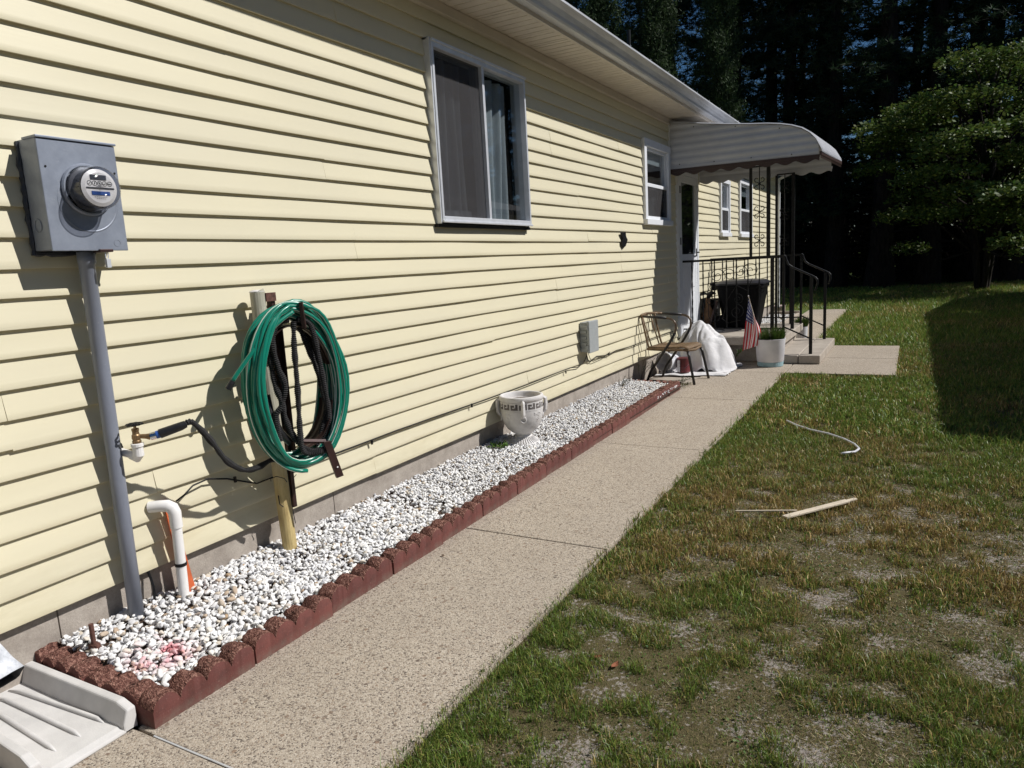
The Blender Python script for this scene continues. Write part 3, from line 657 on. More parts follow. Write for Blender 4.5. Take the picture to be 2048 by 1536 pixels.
# ------------------------------------------------------------------ porch and iron work
def build_porch():
    P = thing('porch_steps', 'low concrete porch slab with one lower step by the door', 'porch', (.7, 11.5, 0))
    part('slab', MB().box(.006, 10.44, .255, 1.46, 12.52, .37), 'porch', P, bevel=.012)
    part('riser', MB().box(.006, 10.62, .004, 1.36, 12.42, .254), 'foundation', P)
    m = MB(); m.box(1.20, 10.44, .003, 1.655, 12.56, .118); part('step', m, 'porch', P, bevel=.012)
    m = MB(); m.box(1.663, 10.44, .003, 1.935, 12.56, .119); part('step', m, 'porch', P, bevel=.012)
    def spiral(m, cx, cz, r, a0, turns, y, rt=.006, dirn=1, r1=.15):
        n = int(22*turns)+2; pts = []
        for i in range(n):
            t = i/(n-1); a = a0+dirn*t*turns*2*math.pi; q = r*((1-t)+r1*t); pts.append((cx+q*math.cos(a), y, cz+q*math.sin(a)))
        m.tube(pts, rt, 6, ref=(0, 1, 0))
    for yr, full, lab in ((10.6, True, 'near black iron railing with big scrolls beside the awning column'), (12.4, False, 'far plain black iron railing behind the rubbish cart')):
        Rl = thing('iron_railing', lab, 'railing', (1.29, yr, .37), 'black iron railings of the porch')
        m = MB(); m.bar((.0, yr, 1.472), (1.44, yr, 1.472), .036, .032)
        pts = [(1.44, yr, 1.483), (1.462, yr, 1.47), (1.475, yr, 1.42), (1.50, yr, 1.36), (1.55, yr, 1.32), (1.65, yr, 1.27), (1.80, yr, 1.195), (1.845, yr, 1.17), (1.87, yr, 1.14), (1.875, yr, 1.09), (1.865, yr, 1.04), (1.848, yr, 1.0), (1.835, yr, 1.01)]
        m.tube(pts, .014, 8, ref=(0, 1, 0)); part('handrail', m, 'iron', Rl, smooth=False)
        if full: part('bracket', MB().box(-.0, yr-.02, 1.43, .02, yr+.02, 1.53), 'iron', Rl)
        m = MB(); m.bar((.0, yr, .475), (1.44, yr, .475), .022, .018); m.bar((1.44, yr, .50), (1.79, yr, .335), .022, .018); part('lower_rail', m, 'iron', Rl)
        part('post', MB().box(1.266, yr-.022, .371, 1.312, yr+.022, 1.458), 'iron', Rl)
        part('post', MB().box(1.422, yr-.016, .371, 1.456, yr+.016, 1.458), 'iron', Rl)
        part('post', MB().box(1.776, yr-.02, .121, 1.818, yr+.02, 1.185), 'iron', Rl)
        xs = (.01, .165, .325, .49, .66, .80, .96, 1.115) if full else (.02, .20, .38, .56, .74, .92, 1.10)
        for x in xs:
            m = MB(); n = 30
            for i in range(n): pass
            pts = [(x, yr, .485+(1.463-.485)*i/24) for i in range(25)]
            o = part('baluster', MB().tube(pts, [.0100+.0022*math.sin(i*2.1) for i in range(25)], 5, ref=(1, 0, 0)), 'iron', Rl)
        if full:
            m = MB()
            for cx, cz, r, a0, tn, d in ((.53, 1.24, .115, -.4, 1.6, 1), (.70, 1.25, .10, 3.4, 1.5, -1), (.86, 1.29, .095, -.5, 1.6, 1), (1.0, 1.30, .12, 3.5, 1.6, -1)):
                spiral(m, cx, cz, r, a0, tn, yr, .005, d)
            part('scroll', m, 'iron', Rl)
            m = MB()
            for cx, cz, r, a0, tn, d in ((.46, 1.08, .05, .5, 1.4, 1), (.44, .88, .075, 1.2, 1.5, 1), (.82, .90, .08, 1.8, 1.5, -1), (.80, .72, .11, 1.6, 1.7, -1), (1.13, 1.02, .07, 2.5, 1.3, -1), (.5, .68, .10, 4.2, .7, 1)):
                spiral(m, cx, cz, r, a0, tn, yr, .005, d)
            m.tube([(.405, yr, 1.30), (.395, yr, 1.0), (.40, yr, .66), (.45, yr, .58), (.55, yr, .60)], .005, 6, ref=(0, 1, 0))
            m.tube([(1.02, yr, 1.19), (.95, yr, 1.02), (.80, yr, 1.10), (.67, yr, .9), (.60, yr, .62), (.68, yr, .56), (.85, yr, .60)], .005, 6, ref=(0, 1, 0))
            part('scroll', m, 'iron', Rl)
    for (x0, yc, lab) in ((1.0, 10.6, 'near black scrollwork column holding up the awning'), (1.185, 11.6, 'far black scrollwork column under the awning front')):
        Cn = thing('iron_column', lab, 'column', (x0, yc, .37), 'scrollwork awning columns'); x1 = x0+.235
        zt = 2.70 if yc < 11 else 2.66
        for x, wd in ((x0, .034), (x1, .046)): part('post', MB().box(x-wd/2, yc-wd/2, .371 if yc > 11 else 1.488, x+wd/2, yc+wd/2, zt), 'iron', Cn)
        part('rod', MB().tube([(x0+.115, yc, 1.49), (x0+.115, yc, zt)], .007, 6), 'iron', Cn)
        part('cross_bar', MB().box(x0, yc-.012, zt+.001, x1+.02, yc+.012, zt+.02), 'iron', Cn)
        for zc in (2.48, 2.095, 1.71):
            m = MB()
            for sx in (-1, 1):
                for sz in (-1, 1):
                    pts = []
                    for i in range(16):
                        t = i/15; a = -1.9+t*4.6; q = .034*(1-.45*t); pts.append((x0+.115+sx*(.050+q*math.cos(a)*.9-.012), yc, zc+sz*(.055+q*math.sin(a))))
                    m.tube([(x0+.115, yc, zc)]+pts, .006, 6, ref=(0, 1, 0))
            m.lathe([(0, -.02), (.014, -.01), (.014, .01), (0, .02)], (x0+.115, yc, zc), 8)
            part('scroll', m, 'iron', Cn)
build_porch()

# ------------------------------------------------------------------ edging blocks
def block_mesh(name, ns=4, L=.452, T=.092, seed=0):
    R = np.random.default_rng(seed); per = 10; n = ns*per+1; us = np.linspace(0, L, n)
    def h(u):
        p = (u/L*ns) % 1.0; return .056+.056*np.sqrt(np.maximum(0, 1-((p-.5)/.51)**2))
    hz = h(np.clip(us, 1e-4, L-1e-4)); nt = 5; v = []; f = []; mi = []
    hz = hz+R.normal(0, .0018, n)
    for i in range(n):
        e = .004 if i in (0, n-1) else 0
        v.append((us[i]+(e if i == 0 else -e), 0, -.01)); v.append((us[i]+(e if i == 0 else -e), 0.0, hz[i]-.006))
        for k in range(nt):
            t = k/(nt-1); rough = R.normal(0, .0035) if 0 < k < nt-1 else R.normal(0, .0012)
            v.append((us[i]+R.normal(0, .001), .004+t*(T-.008), hz[i]+rough-(.002 if k in (0, nt-1) else 0)))
        v.append((us[i], T, hz[i]-.008)); v.append((us[i], T, -.01))
    w = nt+4; MBx = MB()
    for i in range(n-1):
        for k in range(w-1):
            f.append((i*w+k, i*w+k+1, (i+1)*w+k+1, (i+1)*w+k)); mi.append(1 if 1 <= k <= w-3 else 0)
    f.append(tuple(range(w))[::-1]); mi.append(0); f.append(tuple((n-1)*w+k for k in range(w))); mi.append(0)
    m = MB(); m.v = v; m.f = f; m.mi = mi
    me = m.mesh(name, (0, 0, 0), [MT['edge_side'], MT['edge_top']]); me.shade_smooth()
    try: me.set_sharp_from_angle(angle=math.radians(50))
    except Exception: pass
    return me
def build_edging():
    meshes = [block_mesh('edging_block', seed=k) for k in range(4)]
    # front row: face at x=.66, runs along +y; local x -> world y, local y -> world -x
    desc = ['first scalloped red edging block at the near corner by the splash block', 'second scalloped edging block from the near corner of the gravel bed', 'third scalloped edging block counting from the splash block',
            'fourth scalloped edging block counting from the splash block', 'fifth scalloped edging block from the near corner, past the hose post', 'sixth scalloped edging block from the near corner of the gravel bed',
            'seventh scalloped edging block, midway between hose post and urn', 'eighth scalloped edging block, just before the white urn', 'ninth scalloped edging block, alongside the white urn', 'tenth scalloped edging block, just past the white urn',
            'eleventh scalloped edging block, beyond the white urn', 'twelfth scalloped edging block, fourth from the chair end', 'thirteenth scalloped edging block, third from the chair end', 'fourteenth scalloped edging block, last but one before the chair', 'last scalloped edging block at the far corner before the chair']
    y = 1.36
    for i in range(15):
        o = bpy.data.objects.new('edging_block', meshes[i % 4]); COL.objects.link(o)
        xw = .722-.004*i if i < 9 else .69-.006*(i-9)
        o.location = (xw-.02+random.uniform(-.005, .005), y, random.uniform(-.004, .004)); o.rotation_euler = (random.uniform(-.02, .02), 0, math.pi/2+random.uniform(-.012, .012))
        tag(o, desc[i], 'edging block', 'scalloped red edging blocks round the gravel bed'); y += .4585
    # near row across to the wall (y ~ 1.36)
    short = block_mesh('edging_block', ns=4, L=.44, seed=9)
    for x, lab in ((-.075, 'crumbling edging block against the foundation beside the downspout'), (.285, 'dark edging block between crumbling block and path corner')):
        o = bpy.data.objects.new('edging_block', short if x < 0 else block_mesh('edging_block', ns=3, L=.34, seed=12)); COL.objects.link(o)
        if x < 0: o.scale = (.79, 1, 1)
        o.location = (x, 1.362, .018 if x < 0 else .004); o.rotation_euler = (0, 0, .0); tag(o, lab, 'edging block', 'scalloped red edging blocks round the gravel bed')
    for x, lab in ((.01, 'far end edging block touching the wall below the chair shadow'), (.33, 'far end edging block between wall and path corner')):
        o = bpy.data.objects.new('edging_block', meshes[2]); COL.objects.link(o); o.scale = (.66, 1, 1)
        o.location = (x, 8.17, -.01); tag(o, lab, 'edging block', 'scalloped red edging blocks round the gravel bed')
build_edging()

# ------------------------------------------------------------------ gravel
def ico(sub):
    t = (1+5**.5)/2
    v = [(-1,t,0),(1,t,0),(-1,-t,0),(1,-t,0),(0,-1,t),(0,1,t),(0,-1,-t),(0,1,-t),(t,0,-1),(t,0,1),(-t,0,-1),(-t,0,1)]
    f = [(0,11,5),(0,5,1),(0,1,7),(0,7,10),(0,10,11),(1,5,9),(5,11,4),(11,10,2),(10,7,6),(7,1,8),(3,9,4),(3,4,2),(3,2,6),(3,6,8),(3,8,9),(4,9,5),(2,4,11),(6,2,10),(8,6,7),(9,8,1)]
    v = [np.array(a, float)/np.linalg.norm(a) for a in v]
    for _ in range(sub):
        c = {}; nf = []
        def mid(a, b):
            k = (min(a, b), max(a, b))
            if k not in c: p = v[a]+v[b]; v.append(p/np.linalg.norm(p)); c[k] = len(v)-1
            return c[k]
        for a, b, d in f:
            x, y, z = mid(a, b), mid(b, d), mid(d, a); nf += [(a, x, z), (b, y, x), (d, z, y), (x, y, z)]
        f = nf
    return np.array(v), np.array(f)
def stone_shape(sub, seed):
    R = np.random.default_rng(seed); v, f = ico(sub)
    # chop a sphere with random planes: angular crushed marble
    for _ in range(13):
        n = R.normal(size=3); n /= np.linalg.norm(n); d = R.uniform(.30, .62); s = v@n; v = v-np.maximum(0, s-d)[:, None]*n
    v = v*1.32*np.array([1, R.uniform(.65, .9), R.uniform(.45, .7)]); return v, f
def gravel_z(x, y): return .066+.030*np.clip((2.6-y)/1.4, 0, 1)*np.clip(1.2-x*1.2, 0, 1)+.012*fbm(x*4, y*4, 5)+.045*np.clip(1-x/.62, 0, 1)
def rotm(n, R, tilt=.9):
    a = R.uniform(0, 6.283, n); b = R.normal(0, tilt, n); c = R.normal(0, tilt, n)
    ca, sa, cb, sb, cc, sc = np.cos(a), np.sin(a), np.cos(b), np.sin(b), np.cos(c), np.sin(c)
    M = np.empty((n, 3, 3)); M[:, 0] = np.stack([ca*cb, ca*sb*sc-sa*cc, ca*sb*cc+sa*sc], -1); M[:, 1] = np.stack([sa*cb, sa*sb*sc+ca*cc, sa*sb*cc-ca*sc], -1); M[:, 2] = np.stack([-sb, cb*sc, cb*cc], -1); return M
def build_gravel():
    G = empty('gravel_bed', (.3, 1.7, 0)); tag(G, 'bed of crushed white marble stones along the foundation', kind='structure')
    m = MB(); nx, ny = 10, 60; v = []; 
    for j in range(ny+1):
        for i in range(nx+1):
            x, y = -.05+.72*i/nx, 1.45+6.75*j/ny; v.append((x, y, float(gravel_z(np.float64(x), np.float64(y)))-.028))
    m.add(v, [(j*(nx+1)+i, j*(nx+1)+i+1, (j+1)*(nx+1)+i+1, (j+1)*(nx+1)+i) for j in range(ny) for i in range(nx)])
    part('soil', m, 'potting_soil', G)
    R = np.random.default_rng(3)
    hi = [stone_shape(1, 20+k) for k in range(10)]; 
    # nearest ~300 stones: single objects on top
    ms = []
    for k, (v, f) in enumerate(hi): ms.append(fast_mesh('stone', v, f, ['stone']))
    placed = []; tries = 0
    while len(placed) < 296 and tries < 20000:
        tries += 1; x, y = R.uniform(-.0, .62), R.uniform(1.46, 2.25); 
        if y > 1.46+.8*((len(placed)/296)*.6+.4): continue
        s = R.uniform(.014, .0225)
        if any((x-a)**2+(y-b)**2 < (.80*(s+c))**2 for a, b, c in placed): continue
        placed.append((x, y, s))
    for i, (x, y, s) in enumerate(placed):
        o = bpy.data.objects.new('stone', ms[i % 10]); COL.objects.link(o); o.parent = G
        z = float(gravel_z(np.float64(x), np.float64(y)))+R.uniform(.0, .008)
        o.location = (x-.3, y-1.7, z); o.rotation_euler = (R.normal(0, .45), R.normal(0, .45), R.uniform(0, 6.28)); o.scale = (s, s, s)
    pal = np.array([(.86, .85, .84), (.82, .81, .80), (.74, .74, .75), (.60, .60, .62), (.86, .84, .80), (.62, .55, .45), (.45, .32, .2)])
    pw = np.array([.30, .24, .17, .10, .13, .04, .02])
    Vs, Fs, Cs = [], [], []; off = 0
    def batch(n, y0, y1, s0, s1, shapes, zoff):
        nonlocal off
        x = R.uniform(-.034, .645, n); y = R.uniform(y0, y1, n); s = R.uniform(s0, s1, n); kind = R.integers(0, len(shapes), n)
        z = gravel_z(x, y)+R.uniform(*zoff, n); c = pal[R.choice(7, n, p=pw)]*R.uniform(.9, 1.04, (n, 1)); M = rotm(n, R, .5)
        for k, (v, f) in enumerate(shapes):
            idx = np.where(kind == k)[0]
            if not len(idx): continue
            W = np.einsum('nij,vj->nvi', M[idx], v)*s[idx, None, None]+np.stack([x[idx], y[idx], z[idx]], -1)[:, None, :]
            nv = len(v); Vs.append(W.reshape(-1, 3)); Fs.append((f[None]+(off+np.arange(len(idx))*nv)[:, None, None]).reshape(-1, 3)); Cs.append(np.repeat(c[idx], nv, 0)); off += len(idx)*nv
    lo = [stone_shape(0, 40+k) for k in range(10)]
    batch(2300, 1.45, 2.4, .012, .019, hi, (-.02, -.002)); batch(2600, 2.3, 3.4, .012, .019, hi, (-.018, .006)); batch(1500, 2.2, 3.4, .010, .018, lo, (-.022, -.006))
    batch(900, 3.3, 3.8, .011, .018, hi, (-.02, .006)); batch(5000, 3.6, 5.2, .011, .018, lo, (-.02, .008)); batch(9000, 4.8, 8.15, .0105, .0175, lo, (-.02, .008))
    V, F, Cc = np.concatenate(Vs), np.concatenate(Fs), np.concatenate(Cs)
    o = bpy.data.objects.new('gravel', fast_mesh('gravel', V, F, ['stone_attr'], Cc)); COL.objects.link(o); o.parent = G; o.location = (-.3, -1.7, 0); o['kind'] = 'stuff'
    # stray stones on the path
    for (x, y, s, lab) in ((.80, 3.03, .014, 'single white stone strayed onto the path beside the edging'),):
        o = bpy.data.objects.new('stone', ms[3]); COL.objects.link(o); o.location = (x, y, s*.6); o.scale = (s, s, s); tag(o, lab, 'stone')
build_gravel()

# ------------------------------------------------------------------ electric meter
def build_meter():
    E = thing('electric_meter', 'blue grey electric meter box with round glass meter', 'electric meter', (.07, 1.74, 1.7))
    y0, y1, z0, z1 = 1.583, 1.888, 1.702, 2.128
    part('enclosure', MB().box(.002, y0+.002, z0+.006, .128, y1-.003, z1-.004), 'galv', E, bevel=.004)
    part('cover', MB().box(.129, y0-.001, z0, .138, y1, z1-.010), 'galv', E, bevel=.003)
    part('cover', MB().box(.05, y0-.004, z1-.008, .144, y1+.004, z1+.001), 'galv', E, bevel=.002, label='overhanging top lip of the meter box')
    m = MB(); R = random.Random(3)
    pts = [(.012, y0-.002+R.uniform(-.003, .003), z0-.01+i*.0225) for i in range(20)]; m.tube(pts, [R.uniform(.006, .012) for _ in pts], 6)
    pts = [(.012, y0+i*.02, z0-.004+R.uniform(-.004, .003)) for i in range(13)]; m.tube(pts, [R.uniform(.006, .012) for _ in pts], 6)
    part('sealant', m, 'dark_grey', E)
    cy, cz = 1.748, 1.938
    part('ring', MB().lathe([(.090, .1385), (.099, .1385), (.101, .146), (.096, .153), (.090, .153), (.090, .139)], (0, cy, cz), 40, 'x', cap=False), 'galv', E, smooth=False)
    for q in (.10,): part('embossing', MB().lathe([(.112, .1382), (.114, .1395), (.118, .1395), (.120, .1382)], (0, cy, cz-.045), 40, 'x', cap=False), 'galv', E, smooth=True)
    M = part('meter', MB().lathe([(.082, .14), (.082, .158), (.072, .162), (.0, .162)], (0, cy, cz), 40, 'x'), 'dark_grey', E)
    smooth_angle(M, 40)
    g = part('glass_cover', MB().lathe([(.089, .156), (.087, .166), (.083, .174), (.0815, .228), (.079, .236), (.070, .239), (0, .240)], (0, cy, cz), 48, 'x'), 'meter_glass', E, smooth=True)
    g.modifiers.new('s', 'SOLIDIFY').thickness = .0015
    f = part('dial_face', MB().lathe([(.071, 0.2210), (.058, 0.2270), (0, 0.2270)], (0, cy, cz), 40, 'x'), 'pvc', E)
    part('dial_face', MB().lathe([(.070, .160), (.070, .212), (.0, .212)], (0, cy, cz), 24, 'x'), 'dark_grey', E, label='dark mechanism drum inside the glass')
    def hb(ya, yb, za, zb, mat, nm='marking', x=0.2275, d=.002): part(nm, MB().box(x, ya, za, x+d, yb, zb), mat, f)
    hb(cy-.055, cy+.055, cz-.004, cz+.001, 'dark_grey')
    hb(cy-.035, cy+.028, cz+.030, cz+.048, 'dark_grey', 'nameplate'); hb(cy-.036, cy+.036, cz-.028, cz-.014, 'blue', 'display'); 
    for i in range(5):
        c = (0, cy-.040+i*.020, cz+.016)
        part('dial', MB().lathe([(.0078, 0.2276), (.0088, 0.2286), (.0098, 0.2276)], c, 16, 'x', cap=False), 'dark_grey', f)
        a = [.6, 1.3, 2.2, .4, 2.9][i]; part('needle', MB().bar((0.2288, c[1]-.005*math.cos(a), c[2]-.005*math.sin(a)), (0.2288, c[1]+.006*math.cos(a), c[2]+.006*math.sin(a)), .003, .001), 'iron', f)
    m = MB()
    for k in range(7): m.box(0.2275, cy-.026+k*.0075, cz-.036, 0.2282, cy-.022+k*.0075, cz-.0345)
    for k in range(5): m.box(0.2275, cy-.018+k*.0075, cz-.042, 0.2282, cy-.014+k*.0075, cz-.0405)
    for k in range(4): m.box(0.2275, cy-.014+k*.0075, cz+.0035, 0.2282, cy-.009+k*.0075, cz+.005)
    part('marking', m, 'dark_grey', f)
    for (yy, zz) in ((y0+.02, z0+.315), (y1-.015, z0+.31)): part('screw', MB().lathe([(.004, .1382), (.004, .1405), (0, .141)], (0, yy, zz), 8, 'x'), 'iron', E)
    part('knockout', MB().lathe([(.0125, .1382), (.0135, .1392), (.0145, .1382)], (0, y1-.045, z0+.03), 20, 'x', cap=False), 'galv', E)
    part('knockout', MB().lathe([(.022, -.0005), (.024, -.0025), (.026, -.0005)], (.065, y0, z0+.10), 20, 'y', cap=False), 'galv', E)
    part('hasp', MB().box(.10, 1.76, z0-.006, .15, 1.815, z0+.006), 'dark_brown_steel', E, bevel=.002)
    part('padlock', MB().tube([(.14, 1.785, z0-.004), (.141, 1.784, z0-.03), (.141, 1.79, z0-.034), (.141, 1.795, z0-.028), (.14, 1.796, z0-.004)], .0022, 6).box(.134, 1.782, z0-.068, .148, 1.799, z0-.034), 'alu', E)
    # conduit
    cx = .062
    C = part('conduit', MB().tube([(cx+.006, 1.748, 1.70), (cx+.006, 1.748, 1.66), (cx, 1.749, 1.648), (cx-.004, 1.75, 1.2), (cx-.01, 1.748, .6), (cx-.014, 1.746, .08)], [.034, .034, .030, .030, .0305, .031], 20, ref=(1, 0, 0)), 'conduit', E, smooth=True)
build_meter()

# ------------------------------------------------------------------ water spigot, hoses, post
def build_water():
    S = thing('water_spigot', 'brass garden tap with black wheel on white plastic elbow pipe', 'spigot', (.0, 1.80, .84))
    p0 = Vector((.0, 1.785, .862))
    part('pipe', MB().tube([(-.02, 1.785, .862), (.05, 1.79, .852), (.115, 1.80, .84)], .0165, 14).tube([(.10, 1.80, .842), (.128, 1.803, .833), (.140, 1.803, .846), (.1405, 1.803, .872), (.1405, 1.803, .892)], [.021, .0225, .0225, .0215, .0225], 14).lathe([(.0225, -.006), (.026, -.004), (.026, .008), (.022, .010)], (.1405, 1.803, .886), 16), 'pvc', S, smooth=False)
    part('hole', MB().lathe([(.030, .0), (.034, .006), (.026, .010), (.0, .008)], (.006, 1.785, .866), 14, 'x'), 'iron', S)
    part('valve', MB().lathe([(.017, 0), (.0185, .01), (.015, .014), (.018, .022), (.0175, .035), (.014, .04), (.013, .052), (.015, .054), (.015, .064), (.006, .066), (.005, .085), (0, .086)], (.1405, 1.803, .896), 16), 'brass', S)
    part('outlet', MB().tube([(.145, 1.808, .925), (.168, 1.83, .921), (.178, 1.842, .918)], [.009, .011, .015], 12), 'brass', S)
    m = MB(); c = (.1405, 1.803, .978); n = 36; pts = []
    for i in range(n+1):
        a = 2*math.pi*i/n; r = .029+.0028*math.cos(8*a); pts.append((c[0]+r*math.cos(a), c[1]+r*math.sin(a), c[2]))
    m.tube(pts, .0045, 6, cap=False, ref=(0, 0, 1))
    for k in range(4): a = k*math.pi/2+.4; m.bar(c, (c[0]+.028*math.cos(a), c[1]+.028*math.sin(a), c[2]), .006, .004)
    m.lathe([(.009, -.004), (.009, .005), (0, .007)], c, 10); part('wheel_handle', m, 'iron', S)
    # leader hose from tap to the hanger
    def ribbed(pts, r, amp, per=.012, n=9, sub=.0024):
        P = [Vector(p) for p in pts]; out = []; rad = []; d = 0
        # catmull-rom
        Q = [P[0]]+P+[P[-1]]
        dense = []
        for i in range(1, len(Q)-2):
            for k in range(24):
                t = k/24; a, b, c, e = Q[i-1], Q[i], Q[i+1], Q[i+2]
                dense.append(.5*((2*b)+(c-a)*t+(2*a-5*b+4*c-e)*t*t+(3*b-a-3*c+e)*t**3))
        dense.append(P[-1]); L = [0]
        for i in range(1, len(dense)): L.append(L[-1]+(dense[i]-dense[i-1]).length)
        tot = L[-1]; m = max(8, int(tot/sub)); j = 0
        for i in range(m+1):
            s = tot*i/m
            while j < len(L)-2 and L[j+1] < s: j += 1
            t = (s-L[j])/max(1e-9, L[j+1]-L[j]); out.append(dense[j].lerp(dense[j+1], min(1, t))); rad.append(r+amp*(math.sin(2*math.pi*s/per))+amp*.8*math.sin(s*31+3)+amp*.5*math.sin(s*77))
        return out, rad
    B = thing('black_hose', 'black ribbed expandable hose from the tap looped over the hanger', 'hose', (.18, 2.6, .6))
    part('coupling', MB().tube([(.178, 1.842, .918), (.192, 1.860, .921)], .0165, 16), 'chrome', B)
    part('coupling', MB().tube([(.192, 1.860, .921), (.200, 1.872, .924)], .0175, 16), 'blue', B, label='blue ring of the hose coupling')
    part('sleeve', MB().tube([(.200, 1.872, .924), (.25, 1.94, .945), (.262, 1.958, .952)], [.021, .019, .016], 16), 'black_plastic', B, smooth=False)
    def hose(pts, r=.0135, amp=.0012, per=.009, lab=None):
        a, b = ribbed(pts, r, amp, per); part('hose', MB().tube(a, b, 8, ref=(0, 0, 1)), 'black_fabric', B, smooth=False, label=lab)
    hose([(.258, 1.955, .952), (.265, 1.985, .955), (.255, 2.04, .90), (.24, 2.10, .825), (.225, 2.16, .74), (.215, 2.22, .685), (.205, 2.29, .645), (.19, 2.38, .635), (.18, 2.47, .645), (.17, 2.56, .62)], .0125, .0024, .010, 'leader hose running from the tap to the coil')
    # ---- coil frame: centre, in-plane axis t, out-of-plane axis n
    th = math.radians(20); n_ = Vector((math.cos(th), -math.sin(th), 0)); t_ = Vector((math.sin(th), math.cos(th), 0))
    c0 = Vector((.135, 2.665, 1.0))
    def W(u, z, d): return c0+t_*u+n_*d+Vector((0, 0, z))
    for pts in ([(-.10, .33, .14), (-.13, .22, .15), (-.125, .05, .15), (-.10, -.06, .16), (-.085, -.16, .15), (-.04, -.28, .16), (.02, -.335, .17), (.09, -.345, .17)],
                [(-.02, .345, .15), (-.08, .33, .16), (-.12, .25, .17), (-.105, .12, .17), (-.08, .02, .17), (-.105, -.08, .16), (-.135, -.13, .15), (-.12, -.26, .14)],
                [(.0, .335, .17), (-.015, .2, .18), (-.02, 0, .18), (-.03, -.2, .18), (-.03, -.30, .18), (.0, -.345, .175), (.10, -.35, .17)],
                [(.02, .345, .17), (.09, .31, .165), (.12, .15, .16), (.135, 0, .16), (.15, -.12, .15), (.15, -.24, .13), (.10, -.33, .12)],
                [(.05, .34, .07), (.12, .24, .07), (.155, .1, .06), (.175, -.05, .06), (.17, -.2, .06), (.10, -.33, .06)],
                [(.04, .33, .12), (.09, .18, .12), (.125, .06, .12), (.14, -.02, .12), (.15, -.16, .12), (.08, -.33, .12)],
                [(-.15, .1, .06), (-.16, 0, .07), (-.15, -.1, .08), (-.11, -.2, .09)]):
        hose([W(*p) for p in pts], .0140, .0024, .010)
    part('sleeve', MB().tube([W(-.155, -.02, .11), W(-.15, -.12, .12), W(-.115, -.22, .13), W(-.07, -.28, .14)], [.018, .020, .022, .018], 14), 'black_plastic', B, smooth=True)
    # ---- green hose
    Gh = thing('green_hose', 'coiled bright green garden hose with pale stripe on the hanger', 'hose', tuple(c0))
    R = random.Random(4); pts = []; turns = 23; N = turns*40
    prm = [(R.uniform(-.034, .026), R.uniform(.0, .185), R.uniform(-.03, .018), R.uniform(-.02, .015), R.uniform(-.05, .05)) for _ in range(turns+1)]
    prm.sort(key=lambda q: q[1])
    for i in range(N):
        k, t = divmod(i, 40); t = t/40; p, q = prm[k], prm[min(k+1, turns)]; s = t*t*(3-2*t)
        L = [p[j]*(1-s)+q[j]*s for j in range(5)]; a = math.pi/2-2*math.pi*t
        fold = 1+.0*math.cos(a)
        u = (.238+L[0])*math.cos(a)+L[2]; z = (.405+L[0]*.9)*math.sin(a)+L[3]+.0
        u += .007*math.sin(3*a+k*1.7)+.005*math.sin(5*a+k); z += .006*math.sin(4*a+k*2.3)
        d = L[1]*(1+.35*max(0, -math.cos(a)))+.05*L[4]+.02*max(0, -math.cos(a))
        pts.append(W(u, z, d))
    P = [(W(-.34, .085, .19)), W(-.315, .12, .195), W(-.22, .225, .20), W(-.10, .33, .19), W(.0, .385, .175)]
    part('hose', MB().tube(pts, .0105, 10, ref=tuple(n_)), 'hose', Gh, smooth=True)
    a, b = ribbed(P, .0105, 0, sub=.012); part('hose', MB().tube(a, .0108, 10, ref=tuple(n_)), 'hose', Gh, smooth=True, label='free end of the green hose crossing over the coil')
    lp = [W((.262+.0)*math.cos(x)-.01, .43*math.sin(x)-.0, .18+.012*math.sin(3*x)) for x in [1.2+i*.12 for i in range(30)]]
    part('hose', MB().tube(lp, .0108, 10, ref=tuple(n_)), 'hose', Gh, smooth=True)
    e = P[0]; d = (P[0]-P[1]).normalized(); part('coupling', MB().tube([e, e+d*.012, e+d*.045], [.0125, .0150, .0150], 14), 'black_plastic', Gh)
    # ---- post and hanger
    Pst = thing('hose_post', 'tall yellowed round post holding the hose hanger, dark bar beside it', 'post', (.091, 2.605, 0))
    zs = [.05+i*.06 for i in range(25)]
    part('pole', MB().tube([(.091+.001*math.sin(z*9), 2.608-.02*z+.001*math.sin(z*13), z) for z in zs]+[(.091, 2.578, 1.492)], [.040-.0015*math.sin(z*7)-.004*z/1.5 for z in zs]+[.036], 18), 'post', Pst, smooth=False)
    part('cap', MB().lathe([(.037, 0), (.038, .006), (.02, .014), (0, .012)], (.091, 2.578, 1.488), 16), 'urn', Pst)
    part('bar', MB().box(.085, 2.638, .33, .121, 2.664, 1.482), 'dark_brown_steel', Pst, bevel=.002)
    part('bar', MB().box(.121, 2.60, 1.44, .130, 2.664, 1.484), 'rust', Pst, label='rusty top plate of the dark bar')
    part('wire', MB().tube([(.132, 2.60, .485), (.16, 2.56, .52), (.17, 2.50, .55), (.16, 2.47, .545), (.155, 2.475, .53)], .0022, 5).tube([(.14, 2.60, .60), (.135, 2.61, .48), (.135, 2.612, .36), (.14, 2.62, .25)], .0022, 5).tube([(.10, 2.56, .42), (.12, 2.545, .38), (.13, 2.56, .36)], .0028, 5).tube([(.10, 2.655, .47), (.11, 2.69, .50)], .002, 5), 'iron', Pst)
    Hg = thing('hose_hanger', 'dark brown steel hose hanger with curved ribbed saddles', 'hose hanger', tuple(c0))
